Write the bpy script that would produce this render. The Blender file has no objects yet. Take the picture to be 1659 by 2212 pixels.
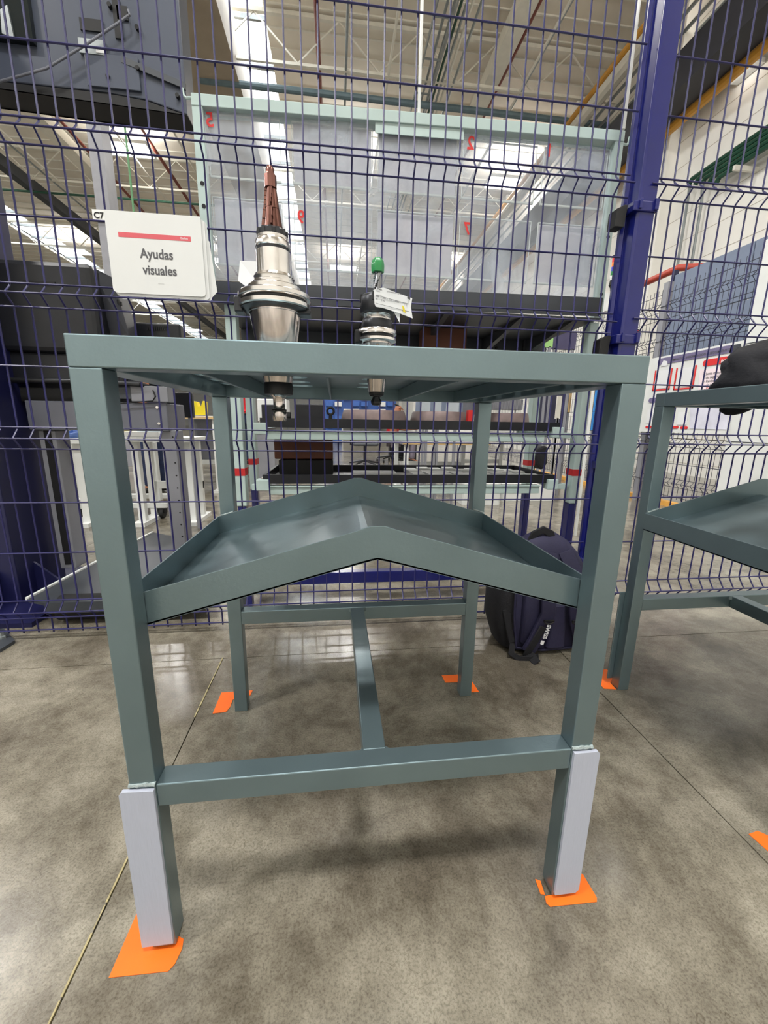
import bpy, bmesh, math, random
from mathutils import Vector, Matrix
random.seed(7)
S = bpy.context.scene
COL = S.collection
# ------------------------------------------------------------------ camera
F_PX, YAW, PITCH, ROLL = 869.6, 0.1221, -0.2184, 0.0161
CAM = Vector((-0.0567, -0.5046, 0.8106))
CX, CY = 829.5, 1106.0
_f = Vector((math.sin(YAW)*math.cos(PITCH), math.cos(YAW)*math.cos(PITCH), math.sin(PITCH)))
_r = Vector((math.cos(YAW), -math.sin(YAW), 0)); _u = _r.cross(_f)
_c, _s = math.cos(ROLL), math.sin(ROLL)
RX, RU, RF = _c*_r+_s*_u, -_s*_r+_c*_u, _f
cd = bpy.data.cameras.new('camera'); cam = bpy.data.objects.new('camera', cd); COL.objects.link(cam)
cd.sensor_fit = 'VERTICAL'; cd.sensor_height = 36.0; cd.lens = 36.0*F_PX/2212.0
cd.clip_start = 0.02; cd.clip_end = 200
M = Matrix((RX, RU, -RF)).transposed().to_4x4(); M.translation = CAM
cam.matrix_world = M
S.camera = cam
# ------------------------------------------------------------------ world, lights, exposure
S.view_settings.view_transform = 'Standard'; S.view_settings.look = 'None'
S.view_settings.exposure = 0.0; S.view_settings.gamma = 1.0
S.view_settings.use_curve_mapping = False
w = bpy.data.worlds.new('hall_daylight'); S.world = w; w.use_nodes = True
w.node_tree.nodes['Background'].inputs[0].default_value = (0.93, 0.97, 1.0, 1)
w.node_tree.nodes['Background'].inputs[1].default_value = 0.06
LAMP_Z = 7.75
LAMPS = [(x, y) for y in (-2.3, 5.0, 12.7, 20.2, 27.8, 35.4) for x in (-16.8, -11.1, -5.45, 0.4, 5.05)]
def area_light(name, loc, sx, sy, power, col=(1, .98, .95)):
    l = bpy.data.lights.new(name, 'AREA'); l.shape = 'RECTANGLE'; l.size = sx; l.size_y = sy
    l.energy = power; l.color = col
    o = bpy.data.objects.new(name, l); o.location = loc; COL.objects.link(o); return o
for (x, y) in LAMPS:
    if -12 < x and y < 30:
        area_light('lamp_light', (x, y, LAMP_Z-0.04), 1.15, 0.55, (160 if y > 0 else 370) if x < 3 else (34 if y > 0 else 60))
        up = area_light('ceiling_fill_light', (x, y, LAMP_Z+0.10), 1.1, 0.5, 60); up.rotation_euler = (math.pi, 0, 0)  # added fill aimed upward to brighten the ceiling, not a fitting of its own
area_light('skylight_light', (-1.72, 12, 8.3), 0.7, 44, 700, (.9, .96, 1))
area_light('skylight_light', (-12.6, 16, 8.3), 1.1, 44, 800, (.9, .96, 1))
# ------------------------------------------------------------------ projection helpers (photo point -> point on a real plane)
def ray(x, y): return RX*((x-CX)/F_PX) - RU*((y-CY)/F_PX) + RF
def onY(x, y, Y): d = ray(x, y); return CAM + d*((Y-CAM.y)/d.y)
def onZ(x, y, Z): d = ray(x, y); return CAM + d*((Z-CAM.z)/d.z)
def onX(x, y, X): d = ray(x, y); return CAM + d*((X-CAM.x)/d.x)
# ------------------------------------------------------------------ materials
def lin(c):
    c = c/255.0
    return c/12.92 if c <= 0.04045 else ((c+0.055)/1.055)**2.4
def mat(name, rgb, rough=0.5, metal=0.0, var=0.12, scale=8.0, bump=0.0, bscale=60.0, coat=0.0, alpha=1.0, stretch=None):
    m = bpy.data.materials.new(name); m.use_nodes = True
    nt = m.node_tree; b = nt.nodes['Principled BSDF']
    c = [lin(v) for v in rgb]
    tc = nt.nodes.new('ShaderNodeTexCoord'); src = tc.outputs['Object']
    if stretch:
        mp = nt.nodes.new('ShaderNodeMapping'); mp.inputs['Scale'].default_value = stretch
        nt.links.new(src, mp.inputs[0]); src = mp.outputs[0]
    n = nt.nodes.new('ShaderNodeTexNoise'); n.inputs['Scale'].default_value = scale; n.inputs['Detail'].default_value = 5
    nt.links.new(src, n.inputs['Vector'])
    r = nt.nodes.new('ShaderNodeValToRGB')
    r.color_ramp.elements[0].position = 0.3; r.color_ramp.elements[1].position = 0.7
    r.color_ramp.elements[0].color = (*[v*(1-var) for v in c], 1); r.color_ramp.elements[1].color = (*[min(1, v*(1+var)) for v in c], 1)
    nt.links.new(n.outputs['Fac'], r.inputs[0]); nt.links.new(r.outputs[0], b.inputs['Base Color'])
    b.inputs['Roughness'].default_value = rough; b.inputs['Metallic'].default_value = metal
    b.inputs['Coat Weight'].default_value = coat; b.inputs['Coat Roughness'].default_value = 0.15
    b.inputs['Alpha'].default_value = alpha
    if bump:
        n2 = nt.nodes.new('ShaderNodeTexNoise'); n2.inputs['Scale'].default_value = bscale; n2.inputs['Detail'].default_value = 3
        nt.links.new(src, n2.inputs['Vector'])
        bp_ = nt.nodes.new('ShaderNodeBump'); bp_.inputs['Strength'].default_value = bump; bp_.inputs['Distance'].default_value = 0.002
        nt.links.new(n2.outputs['Fac'], bp_.inputs['Height']); nt.links.new(bp_.outputs[0], b.inputs['Normal'])
    return m
def emit(name, col, st):
    m = bpy.data.materials.new(name); m.use_nodes = True; b = m.node_tree.nodes['Principled BSDF']
    b.inputs['Base Color'].default_value = (.8, .8, .8, 1)
    b.inputs['Emission Color'].default_value = (*col, 1); b.inputs['Emission Strength'].default_value = st
    return m
PAINT = mat('grey_green_paint', (122, 141, 147), 0.34, 0.72, 0.04, 14, 0.08, 220, coat=0.15)
WELD = mat('painted_weld', (150, 162, 162), 0.25, 0.1, 0.15, 60, 0.6, 400)
FILM = mat('pale_protective_film', (174, 179, 194), 0.42, 0.0, 0.05, 30, 0.15, 500, stretch=(60, 60, 1))
ORANGE = mat('orange_floor_tape', (255, 112, 24), 0.5, 0, 0.04, 20)
BLUE = mat('blue_gloss_paint', (22, 28, 100), 0.25, 0.0, 0.06, 10, coat=0.15)
WIREM = mat('navy_coated_wire', (30, 29, 84), 0.35, 0.0, 0.1, 10)
DWIRE = mat('dark_far_wire', (44, 46, 62), 0.45, 0.0, 0.1, 10)
NAVY = mat('dark_navy_paint', (22, 24, 66), 0.4, 0, 0.15, 6)
MINT = mat('pale_mint_steel', (186, 206, 203), 0.38, 0, 0.04, 6)
REDT = mat('red_tape', (196, 36, 40), 0.5, 0, 0.05, 6)
DARK = mat('charcoal_sheet', (58, 62, 68), 0.45, 0.0, 0.1, 6, 0.1, 90)
BLACK = mat('black_plastic', (22, 24, 30), 0.38, 0, 0.2, 10, 0.1, 200)
BLACKR = mat('black_rubber', (14, 14, 16), 0.7, 0, 0.2, 10)
CHROME = mat('turned_steel', (225, 221, 218), 0.17, 1.0, 0.10, 30)
CHROME2 = mat('ground_steel_taper', (205, 196, 192), 0.13, 1.0, 0.35, 16, stretch=(6, 6, .3))
BRONZE = mat('coated_cutter_steel', (120, 84, 76), 0.22, 0.9, 0.3, 30)
CARB = mat('carbide_cutter', (140, 142, 146), 0.22, 1.0, 0.2, 40)
GUN = mat('blackened_steel', (62, 63, 66), 0.32, 0.8, 0.1, 30)
GREEN = mat('green_wax_cap', (18, 132, 66), 0.3, 0, 0.08, 30, coat=0.3)
PAPER = mat('white_paper', (226, 227, 229), 0.6, 0, 0.02, 5)
PAPERB = mat('grey_back_of_paper', (214, 209, 218), 0.7, 0, 0.03, 5)
SLEEVE = mat('laminated_paper', (214, 216, 216), 0.3, 0, 0.02, 8, coat=0.2)
INK = mat('dark_grey_ink', (84, 84, 88), 0.7, 0, 0.0)
RED = mat('red_print', (214, 44, 44), 0.5, 0, 0.04)
ROSE = mat('faded_red_bar', (206, 88, 98), 0.5, 0, 0.05)
PURP = mat('purple_grey_print', (112, 104, 138), 0.5, 0, 0.05)
WHITE = mat('white_enamel', (222, 224, 222), 0.4, 0, 0.03)
LGREY = mat('light_grey_sheet', (134, 135, 142), 0.42, 0, 0.06)
MGREY = mat('mid_grey_sheet', (104, 106, 116), 0.35, 0, 0.08)
CREAM = mat('cream_block_wall', (238, 236, 230), 0.8, 0, 0.05, 2, 0.2, 30)
CEIL = mat('ribbed_roof_sheet', (226, 219, 206), 0.7, 0, 0.05, 1.5)
STEELW = mat('cream_roof_steel', (222, 219, 208), 0.5, 0, 0.05)
TAN = mat('tan_duct_sheet', (150, 138, 122), 0.6, 0, 0.10, 2)
PIPER = mat('rust_red_pipe', (120, 56, 44), 0.5, 0, 0.15)
PIPEY = mat('ochre_pipe', (206, 150, 56), 0.45, 0, 0.1)
PIPEG = mat('dark_green_conduit', (24, 70, 52), 0.35, 0, 0.15)
GALV = mat('galvanised_conduit', (150, 156, 158), 0.35, 0.6, 0.15)
DUCTB = mat('black_duct', (22, 23, 34), 0.5, 0, 0.1)
BROWN = mat('brown_fibre_box', (98, 56, 38), 0.65, 0, 0.08)
CAST = mat('machined_cast_ring', (128, 112, 110), 0.5, 0.3, 0.2, 20)
BLUEB = mat('blue_bin_plastic', (58, 98, 172), 0.4, 0, 0.08)
YELL = mat('yellow_plastic', (228, 206, 30), 0.4, 0, 0.05)
WOOD = mat('pale_wood_edge', (200, 170, 120), 0.5, 0, 0.15)
ORNG = mat('orange_sheet', (232, 122, 40), 0.5, 0, 0.05)
BLUEGREY = mat('blue_grey_panel', (112, 124, 146), 0.5, 0, 0.05)
SKIN = mat('skin', (168, 112, 84), 0.55, 0, 0.06)
SHIRT = mat('red_polo', (206, 30, 44), 0.8, 0, 0.1)
JEANS = mat('blue_denim', (42, 54, 88), 0.85, 0, 0.2, 30)
TROUS = mat('grey_trousers', (120, 112, 124), 0.85, 0, 0.1)
HAIR = mat('black_hair', (22, 18, 16), 0.6, 0, 0.1)
NAVF = mat('navy_fabric', (33, 31, 60), 0.7, 0, 0.14, 14, 0.5, 300)
BLKF = mat('black_fabric', (20, 20, 25), 0.85, 0, 0.25, 20, 0.5, 300)
SKY = emit('skylight_sheet', (0.92, 0.97, 1.0), 3.0)
TUBE = emit('lamp_tube', (1, 1, .98), 9.0)
def acrylic(name, lo, hi):
    m = bpy.data.materials.new(name); m.use_nodes = True; nt = m.node_tree; b = nt.nodes['Principled BSDF']
    b.inputs['Base Color'].default_value = (.62, .68, .76, 1); b.inputs['Roughness'].default_value = 0.08
    b.inputs['Specular IOR Level'].default_value = 0.8
    tc = nt.nodes.new('ShaderNodeTexCoord'); n = nt.nodes.new('ShaderNodeTexNoise'); n.inputs['Scale'].default_value = 5; n.inputs['Detail'].default_value = 9; n.inputs['Distortion'].default_value = 1.2
    nt.links.new(tc.outputs['Object'], n.inputs['Vector'])
    mr = nt.nodes.new('ShaderNodeMapRange'); mr.inputs[1].default_value = .35; mr.inputs[2].default_value = .7
    mr.inputs[3].default_value = lo; mr.inputs[4].default_value = hi
    nt.links.new(n.outputs['Fac'], mr.inputs[0]); nt.links.new(mr.outputs[0], b.inputs['Alpha'])
    return m
ACRYL = acrylic('hazy_acrylic', .12, .42)
POCK = acrylic('clear_pocket_film', .05, .14)
def floor_mat():
    m = bpy.data.materials.new('polished_concrete'); m.use_nodes = True; nt = m.node_tree; b = nt.nodes['Principled BSDF']
    g = nt.nodes.new('ShaderNodeNewGeometry')
    def noise(sc, det, dist=0.0):
        n = nt.nodes.new('ShaderNodeTexNoise'); n.inputs['Scale'].default_value = sc; n.inputs['Detail'].default_value = det
        n.inputs['Distortion'].default_value = dist; n.inputs['Roughness'].default_value = .74; nt.links.new(g.outputs['Position'], n.inputs['Vector']); return n
    def ramp(src, p0, c0, p1, c1):
        r = nt.nodes.new('ShaderNodeValToRGB'); e = r.color_ramp.elements
        e[0].position = p0; e[0].color = (*c0, 1); e[1].position = p1; e[1].color = (*c1, 1)
        nt.links.new(src, r.inputs[0]); return r
    def mix(a, b_, fac, mode='MULTIPLY'):
        x = nt.nodes.new('ShaderNodeMix'); x.data_type = 'RGBA'; x.blend_type = mode
        x.inputs[0].default_value = fac if isinstance(fac, float) else 0.5
        nt.links.new(a, x.inputs[6]); nt.links.new(b_, x.inputs[7])
        if not isinstance(fac, float): nt.links.new(fac, x.inputs[0])
        return x.outputs[2]
    big = ramp(noise(2.1, 12, .3).outputs['Fac'], .40, (.145, .126, .096), .61, (.330, .302, .240))
    mid = ramp(noise(6.5, 15, .1).outputs['Fac'], .38, (.52, .50, .47), .57, (1, 1, 1))
    fine = ramp(noise(240, 15, 0.0).outputs['Fac'], .40, (.50, .49, .47), .53, (1, 1, 1))
    c = mix(big.outputs[0], mid.outputs[0], .8); c = mix(c, fine.outputs[0], .75)
    vo = nt.nodes.new('ShaderNodeTexVoronoi'); vo.feature = 'DISTANCE_TO_EDGE'; vo.inputs['Scale'].default_value = 1.6
    wn = noise(4, 4); vm = nt.nodes.new('ShaderNodeVectorMath'); vm.operation = 'ADD'
    nt.links.new(g.outputs['Position'], vm.inputs[0]); nt.links.new(wn.outputs['Color'], vm.inputs[1]); nt.links.new(vm.outputs[0], vo.inputs['Vector'])
    cr = ramp(vo.outputs['Distance'], .001, (.62, .60, .56), .004, (1, 1, 1))
    msk = ramp(noise(3, 2).outputs['Fac'], .55, (0, 0, 0), .62, (1, 1, 1))
    c = mix(c, cr.outputs[0], msk.outputs[0])
    nt.links.new(c, b.inputs['Base Color'])
    rr = ramp(noise(5, 9, .3).outputs['Fac'], .3, (.08, .08, .08), .75, (.24, .24, .24))
    nt.links.new(rr.outputs[0], b.inputs['Roughness'])
    b.inputs['Specular IOR Level'].default_value = 0.55
    bu = nt.nodes.new('ShaderNodeBump'); bu.inputs['Strength'].default_value = .18; bu.inputs['Distance'].default_value = .0015
    nt.links.new(noise(90, 6).outputs['Fac'], bu.inputs['Height']); nt.links.new(bu.outputs[0], b.inputs['Normal'])
    return m
FLOOR = floor_mat()
# ------------------------------------------------------------------ mesh builder
class MB:
    def __init__(s): s.v = []; s.f = []
    def add(s, vs, fs):
        o = len(s.v); s.v += [tuple(v) for v in vs]; s.f += [[i+o for i in f] for f in fs]; return s
    def box(s, a, b):
        (x0, y0, z0), (x1, y1, z1) = a, b
        x0, x1 = min(x0, x1), max(x0, x1); y0, y1 = min(y0, y1), max(y0, y1); z0, z1 = min(z0, z1), max(z0, z1)
        return s.add([(x0, y0, z0), (x1, y0, z0), (x1, y1, z0), (x0, y1, z0), (x0, y0, z1), (x1, y0, z1), (x1, y1, z1), (x0, y1, z1)],
                     [(0, 3, 2, 1), (4, 5, 6, 7), (0, 1, 5, 4), (1, 2, 6, 5), (2, 3, 7, 6), (3, 0, 4, 7)])
    def bar(s, p, q, w_, h_, up=(0, 0, 1)):
        p, q = Vector(p), Vector(q); d = (q-p).normalized(); up = Vector(up)
        if abs(d.dot(up)) > .98: up = Vector((0, 1, 0))
        a = d.cross(up).normalized()*w_/2; b = a.cross(d).normalized()*h_/2
        vs = [p-a-b, p+a-b, p+a+b, p-a+b, q-a-b, q+a-b, q+a+b, q-a+b]
        return s.add(vs, [(0, 1, 2, 3), (7, 6, 5, 4), (0, 4, 5, 1), (1, 5, 6, 2), (2, 6, 7, 3), (3, 7, 4, 0)])
    def tube(s, pts, r, n=8, cap=True):
        pts = [Vector(p) for p in pts]; m = len(pts); rings = []; a = None
        rs = r if isinstance(r, (list, tuple)) else [r]*m
        for i in range(m):
            d = (pts[min(i+1, m-1)]-pts[max(i-1, 0)]).normalized()
            if a is None: a = d.cross(Vector((0, 0, 1)) if abs(d.z) < .9 else Vector((1, 0, 0))).normalized()
            a = (a-d*a.dot(d)).normalized(); b = d.cross(a)
            rings += [pts[i]+(a*math.cos(t*2*math.pi/n)+b*math.sin(t*2*math.pi/n))*rs[i] for t in range(n)]
        fs = [(i*n+k, i*n+(k+1) % n, (i+1)*n+(k+1) % n, (i+1)*n+k) for i in range(m-1) for k in range(n)]
        if cap: fs += [tuple(range(n))[::-1], tuple((m-1)*n+k for k in range(n))]
        return s.add(rings, fs)
    def lathe(s, c, prof, n=40):
        vs = []; m = len(prof)
        for (r, z) in prof: vs += [(c[0]+r*math.cos(k*2*math.pi/n), c[1]+r*math.sin(k*2*math.pi/n), c[2]+z) for k in range(n)]
        fs = [(i*n+k, i*n+(k+1) % n, (i+1)*n+(k+1) % n, (i+1)*n+k) for i in range(m-1) for k in range(n)]
        fs += [tuple(range(n))[::-1], tuple((m-1)*n+k for k in range(n))]
        return s.add(vs, fs)
    def flute(s, c, z0, z1, r0, r1, turns, lobes, depth=.35, m=30, n=36):
        vs = []
        for i in range(m):
            t = i/(m-1); r = r0+(r1-r0)*t; z = z0+(z1-z0)*t
            for k in range(n):
                a = k*2*math.pi/n; q = (lobes*(a-turns*2*math.pi*t)) % (2*math.pi)/(2*math.pi)
                rr = r*(1-depth*(1-q)**1.4)
                vs.append((c[0]+rr*math.cos(a), c[1]+rr*math.sin(a), c[2]+z))
        fs = [(i*n+k, i*n+(k+1) % n, (i+1)*n+(k+1) % n, (i+1)*n+k) for i in range(m-1) for k in range(n)]
        fs += [tuple(range(n))[::-1], tuple((m-1)*n+k for k in range(n))]
        return s.add(vs, fs)
    def prism(s, poly, ext):
        n = len(poly); e = Vector(ext); P = [Vector(p) for p in poly]
        return s.add(P+[p+e for p in P], [tuple(range(n))[::-1], tuple(range(n, 2*n))]+[(i, (i+1) % n, n+(i+1) % n, n+i) for i in range(n)])
def wpos(o):
    v = Vector((0, 0, 0))
    while o: v += Vector(o.location); o = o.parent
    return v
def build(name, mb, m, parent=None, smooth=False, bevel=0.0, origin=None):
    me = bpy.data.meshes.new(name)
    org = Vector(origin) if origin is not None else (wpos(parent) if parent else Vector((0, 0, 0)))
    me.from_pydata([tuple(Vector(v)-org) for v in mb.v], [], mb.f); me.update()
    bm = bmesh.new(); bm.from_mesh(me); bmesh.ops.recalc_face_normals(bm, faces=bm.faces)
    bm.to_mesh(me); bm.free()
    me.materials.append(m)
    o = bpy.data.objects.new(name, me); COL.objects.link(o)
    if parent: o.parent = parent; o.location = org-wpos(parent)
    else: o.location = org
    if smooth:
        for p in me.polygons: p.use_smooth = True
        try: me.set_sharp_from_angle(angle=math.radians(35))
        except Exception: pass
    if bevel:
        b = o.modifiers.new('bevel', 'BEVEL'); b.width = bevel; b.segments = 2; b.limit_method = 'ANGLE'; b.angle_limit = math.radians(40)
    return o
def thing(name, label, cat, loc=(0, 0, 0), group=None):
    o = bpy.data.objects.new(name, None); COL.objects.link(o); o.location = loc; o.empty_display_size = .05
    o['label'] = label; o['category'] = cat
    if group: o['group'] = group
    return o
def tag(o, label, cat, group=None):
    o['label'] = label; o['category'] = cat
    if group: o['group'] = group
    return o
def struct(name, label=None, cat=None, loc=(0, 0, 0)):
    o = bpy.data.objects.new(name, None); COL.objects.link(o); o.location = loc; o['kind'] = 'structure'
    if label: o['label'] = label
    if cat: o['category'] = cat
    return o
def solo(name, mb, m, label, cat, group=None, smooth=False, bevel=0.0):
    xs = [v[0] for v in mb.v]; ys = [v[1] for v in mb.v]; zs = [v[2] for v in mb.v]
    o = build(name, mb, m, None, smooth, bevel, origin=((min(xs)+max(xs))/2, (min(ys)+max(ys))/2, min(zs)))
    return tag(o, label, cat, group)
def copy_part(o, parent, loc):
    c = o.copy(); COL.objects.link(c); c.parent = parent; c.location = loc; return c
def text_mb(s, size, org, right, up, bold=0.0, align='LEFT', mirror=False, thick=.0006, squeeze=1.0):
    cu = bpy.data.curves.new('t', 'FONT'); cu.body = s; cu.size = size; cu.offset = bold; cu.extrude = 0; cu.align_x = align; cu.resolution_u = 3
    ob = bpy.data.objects.new('t', cu); COL.objects.link(ob)
    me = bpy.data.meshes.new_from_object(ob)
    org, right, up = Vector(org), Vector(right).normalized(), Vector(up).normalized(); nrm = right.cross(up)
    mb = MB(); sg = -1 if mirror else 1
    mb.add([org+right*v.co.x*sg*squeeze+up*v.co.y+nrm*thick for v in me.vertices], [tuple(p.vertices) for p in me.polygons])
    bpy.data.objects.remove(ob); bpy.data.meshes.remove(me); bpy.data.curves.remove(cu)
    return mb
def bp(x0, y0, x1, y1, Y, dep):
    """box whose front face (facing the camera) covers the photo rectangle at depth Y"""
    a, b, c, d = onY(x0, y0, Y), onY(x1, y0, Y), onY(x0, y1, Y), onY(x1, y1, Y)
    return ((a.x+c.x)/2, Y, (c.z+d.z)/2), ((b.x+d.x)/2, Y+dep, (a.z+b.z)/2)
def pbox(*a): return MB().box(*bp(*a))
# ================================================================== SETTING
def slab(x0, x1, y0, y1): return MB().box((x0, y0, -.10), (x1, y1, 0))
fl = struct('floor')
build('bed', MB().box((-30, -14, -.2), (9, 60, -.012)), mat('dark_joint', (52, 46, 38), .9), fl)
xe = [-30]+[-0.452+1.208*k for k in range(-6, 8)]+[9]
ye = [-14, -6, -2.6, .81, 4.4, 8, 14, 24, 60]
for j in range(len(ye)-1):
    for i in range(len(xe)-1):
        g = .0014 if j < 4 else .001
        if j >= 3 and (i % 3): continue
        k = i+1 if j < 3 else min(i+3, len(xe)-1)
        build('slab', slab(xe[i]+g, xe[k]-g, ye[j]+g, ye[j+1]-g), FLOOR, fl)
# worn yellow filler in the lengthwise joint
fm = MB(); y = -.6
while y < .80:
    l = random.uniform(.03, .10); wx = random.uniform(.0010, .0024)
    if random.random() < .75: fm.box((-.4545-wx, y, -.004), (-.4545+wx, y+l, .0004))
    y += l+.004
build('joint_filler', fm, mat('worn_yellow_filler', (164, 152, 112), .8, 0, .3, 40), fl)['kind'] = 'stuff'
# ceiling
ce = struct('ceiling')
for k, x0 in enumerate((-30, -12.1, -1.32)):
    x1 = (-13.2, -2.12, 9)[k]
    build('roof_sheet', MB().box((x0, -14, 8.45), (x1, 60, 8.55)), CEIL, ce)
rb = MB()
for k in range(150):
    y = -13+k*.48
    for (a, b) in ((-30, -13.2), (-12.1, -2.12), (-1.32, 6.2)): rb.box((a, y, 8.425), (b, y+.03, 8.45))
build('roof_rib', rb, STEELW, ce)['kind'] = 'stuff'
for n, (a, b) in enumerate(((-13.2, -12.1), (-2.12, -1.32))):
    wd = struct('window_%d' % (n+1))
    build('skylight_sheet', MB().box((a, -14, 8.60), (b, 60, 8.62)), SKY, wd)
    k = 0
    while k < 60:
        build('glazing_bar', MB().box((a, -10+k*1.15, 8.50), (b, -10+k*1.15+.05, 8.58)), GALV, wd); k += 1
WX = 6.0
wr = struct('wall_right')
build('wall_panel', MB().box((WX, -14, 0), (WX+.3, 60, 8.45)), CREAM, wr)
for y in (7.1, 10.3, 14.5, 19, 24, 30, 37, 45): build('pilaster', MB().box((WX-.22, y, 0), (WX, y+.32, 8.4)), CREAM, wr, bevel=.01)
jm = MB()
for k in range(40): jm.box((WX-.004, -12, .2+k*.42), (WX, 60, .206+k*.42)) if .2+k*.42 < 8.3 else None
build('block_course', jm, mat('mortar_line', (186, 178, 164), .9), wr)
wf = struct('bounce_wall_front')  # wall out of view, added to bounce lamplight onto the front faces
build('wall_panel', MB().box((-30, -7.3, 0), (9, -7, 8.5)), CREAM, wf)
wb = struct('wall_back')
build('wall_panel', MB().box((-30, 60, 0), (9, 60.3, 8.5)), CREAM, wb)
# ================================================================== ROOF THINGS
def ordn(k): return ['nearest', 'second', 'third', 'fourth', 'fifth', 'sixth', 'seventh', 'eighth', 'ninth', 'tenth', 'eleventh', 'twelfth', 'thirteenth', 'fourteenth'][k]
for k, y in enumerate((4.2, 9.2, 14.2, 19.2, 24.2, 30.2, 37.2, 45)):
    t = thing('roof_truss', 'cream lattice roof truss crossing the hall, %s from the fence' % ordn(k), 'roof truss', (-12, y, 7.55), 'lattice roof trusses')
    build('bottom_chord', MB().bar((-30, y, 7.6), (WX, y, 7.6), .05, .05), STEELW, t)
    build('top_chord', MB().bar((-30, y, 8.38), (WX, y, 8.38), .07, .07), STEELW, t)
    mb = MB(); x = -29.5; up = True
    while x < WX-.8:
        mb.bar((x, y, 7.62 if up else 8.36), (x+.8, y, 8.36 if up else 7.62), .024, .024); x += .8; up = not up
    build('lattice_web', mb, STEELW, t)['kind'] = 'stuff'
def yrun(name, px, py, Z, r, m, label, cat, y0=None, y1=58, group=None, box=None, X=None):
    p = onX(px, py, X) if X is not None else onZ(px, py, Z)
    Z = p.z
    y0 = p.y-7 if y0 is None else y0
    if box: mb = MB().box((p.x-box[0]/2, y0, Z-box[1]/2), (p.x+box[0]/2, y1, Z+box[1]/2))
    else: mb = MB().tube([(p.x, y0, Z), (p.x, y1, Z)], r, 10)
    o = solo(name, mb, m, label, cat, group, smooth=not box)
    return o, p
yrun('roof_duct', 452, 100, 7.75, 0, TAN, 'wide tan duct running beside the roof skylight', 'duct', y0=-2, box=(1.0, .9), y1=30)
yrun('sprinkler_pipe', 688, 120, 8.0, .045, PIPER, 'rust red sprinkler pipe just right of the skylight', 'pipe', group='rust red sprinkler pipes')
yrun('sprinkler_pipe', 1130, 75, 8.0, .045, PIPER, 'rust red sprinkler pipe between the pale roof beam and the yellow pipe', 'pipe', group='rust red sprinkler pipes')
yrun('sprinkler_pipe', 1322, 150, 7.3, .04, PIPER, 'rust red sprinkler pipe against the upper yellow pipe', 'pipe', group='rust red sprinkler pipes')
yrun('sprinkler_pipe', 352, 350, 8.0, .045, PIPER, 'rust red sprinkler pipe above the square lamp on the left', 'pipe', group='rust red sprinkler pipes')
yrun('sprinkler_pipe', 130, 260, 7.9, .04, PIPER, 'rust red sprinkler pipe under the hanging black enclosure', 'pipe', group='rust red sprinkler pipes')
yrun('roof_beam', 1095, 95, 7.9, 0, STEELW, 'pale roof beam between two sprinkler pipes', 'beam', box=(.3, .25))
yrun('roof_beam', 160, 330, 7.9, 0, STEELW, 'pale roof beam left of the square lamp', 'beam', box=(.35, .25))
yrun('roof_beam', 60, 395, 7.5, 0, DARK, 'dark grey crane beam low on the far left', 'beam', box=(.22, .3))
for k, (px, py, m) in enumerate(((925, 160, GALV), (938, 160, GALV), (950, 160, PIPEG), (960, 160, GALV), (1000, 120, GALV), (1090, 260, GALV), (750, 60, GALV), (850, 90, STEELW), (1010, 40, STEELW), (1200, 60, STEELW), (80, 350, STEELW), (260, 300, STEELW), (30, 320, GALV), (400, 330, STEELW))):
    yrun('conduit', px, py, 7.6, .025, m, 'thin roof conduit along the hall, run %s of the bundle list' % ordn(min(k, 11)), 'conduit', group='thin conduits under the roof')
for k, o in enumerate(sorted([o for o in COL.objects if o.name.startswith('conduit')], key=lambda o: o.location.x)): o['label'] = 'thin conduit under the roof, the %s counted from the left wall' % ordn(k).replace('nearest', 'first')
ct = thing('cable_tray', 'galvanised ladder cable tray hung under the roof above the board', 'cable tray', (onZ(930, 140, 7.4).x, 8, 7.4))
p = onZ(930, 140, 7.4)
for s in (-.16, .16): build('side_rail', MB().box((p.x+s-.01, 2, 7.36), (p.x+s+.01, 50, 7.44)), GALV, ct)
for k in range(60): build('rung', MB().box((p.x-.16, 2+k*.8, 7.37), (p.x+.16, 2.03+k*.8, 7.39)), GALV, ct)
p = onZ(900, 225, 7.3)
solo('cross_pipe', MB().tube([(-2.6, p.y, 7.3), (WX, p.y, 7.3)], .06, 10), mat('teal_grey_pipe', (84, 104, 112), .5), 'teal grey pipe crossing the hall above the board', 'pipe', smooth=True)
p = onZ(200, 424, 7.3)
solo('cross_pipe', MB().tube([(-20, p.y, 7.3), (-2.6, p.y, 7.3)], .03, 10), PIPEG, 'thin green pipe crossing the hall behind the white sign', 'pipe', smooth=True)
gp = [onY(212, 245, 6), onY(225, 255, 6), onY(268, 258, 6), onY(275, 270, 6), onY(302, 460, 6)]
gp[0].z = gp[1].z = gp[2].z; gp = [Vector((gp[0].x, 6, 8.45))]+[gp[0]]+gp[2:3]+gp[4:]; gp[-1] = Vector((gp[-2].x, 6, gp[-1].z)); solo('drop_pipe', MB().tube(gp, .014, 8), mat('green_air_pipe', (84, 134, 92), .5), 'green air pipe dropping behind the white sign', 'pipe', smooth=True)
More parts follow.
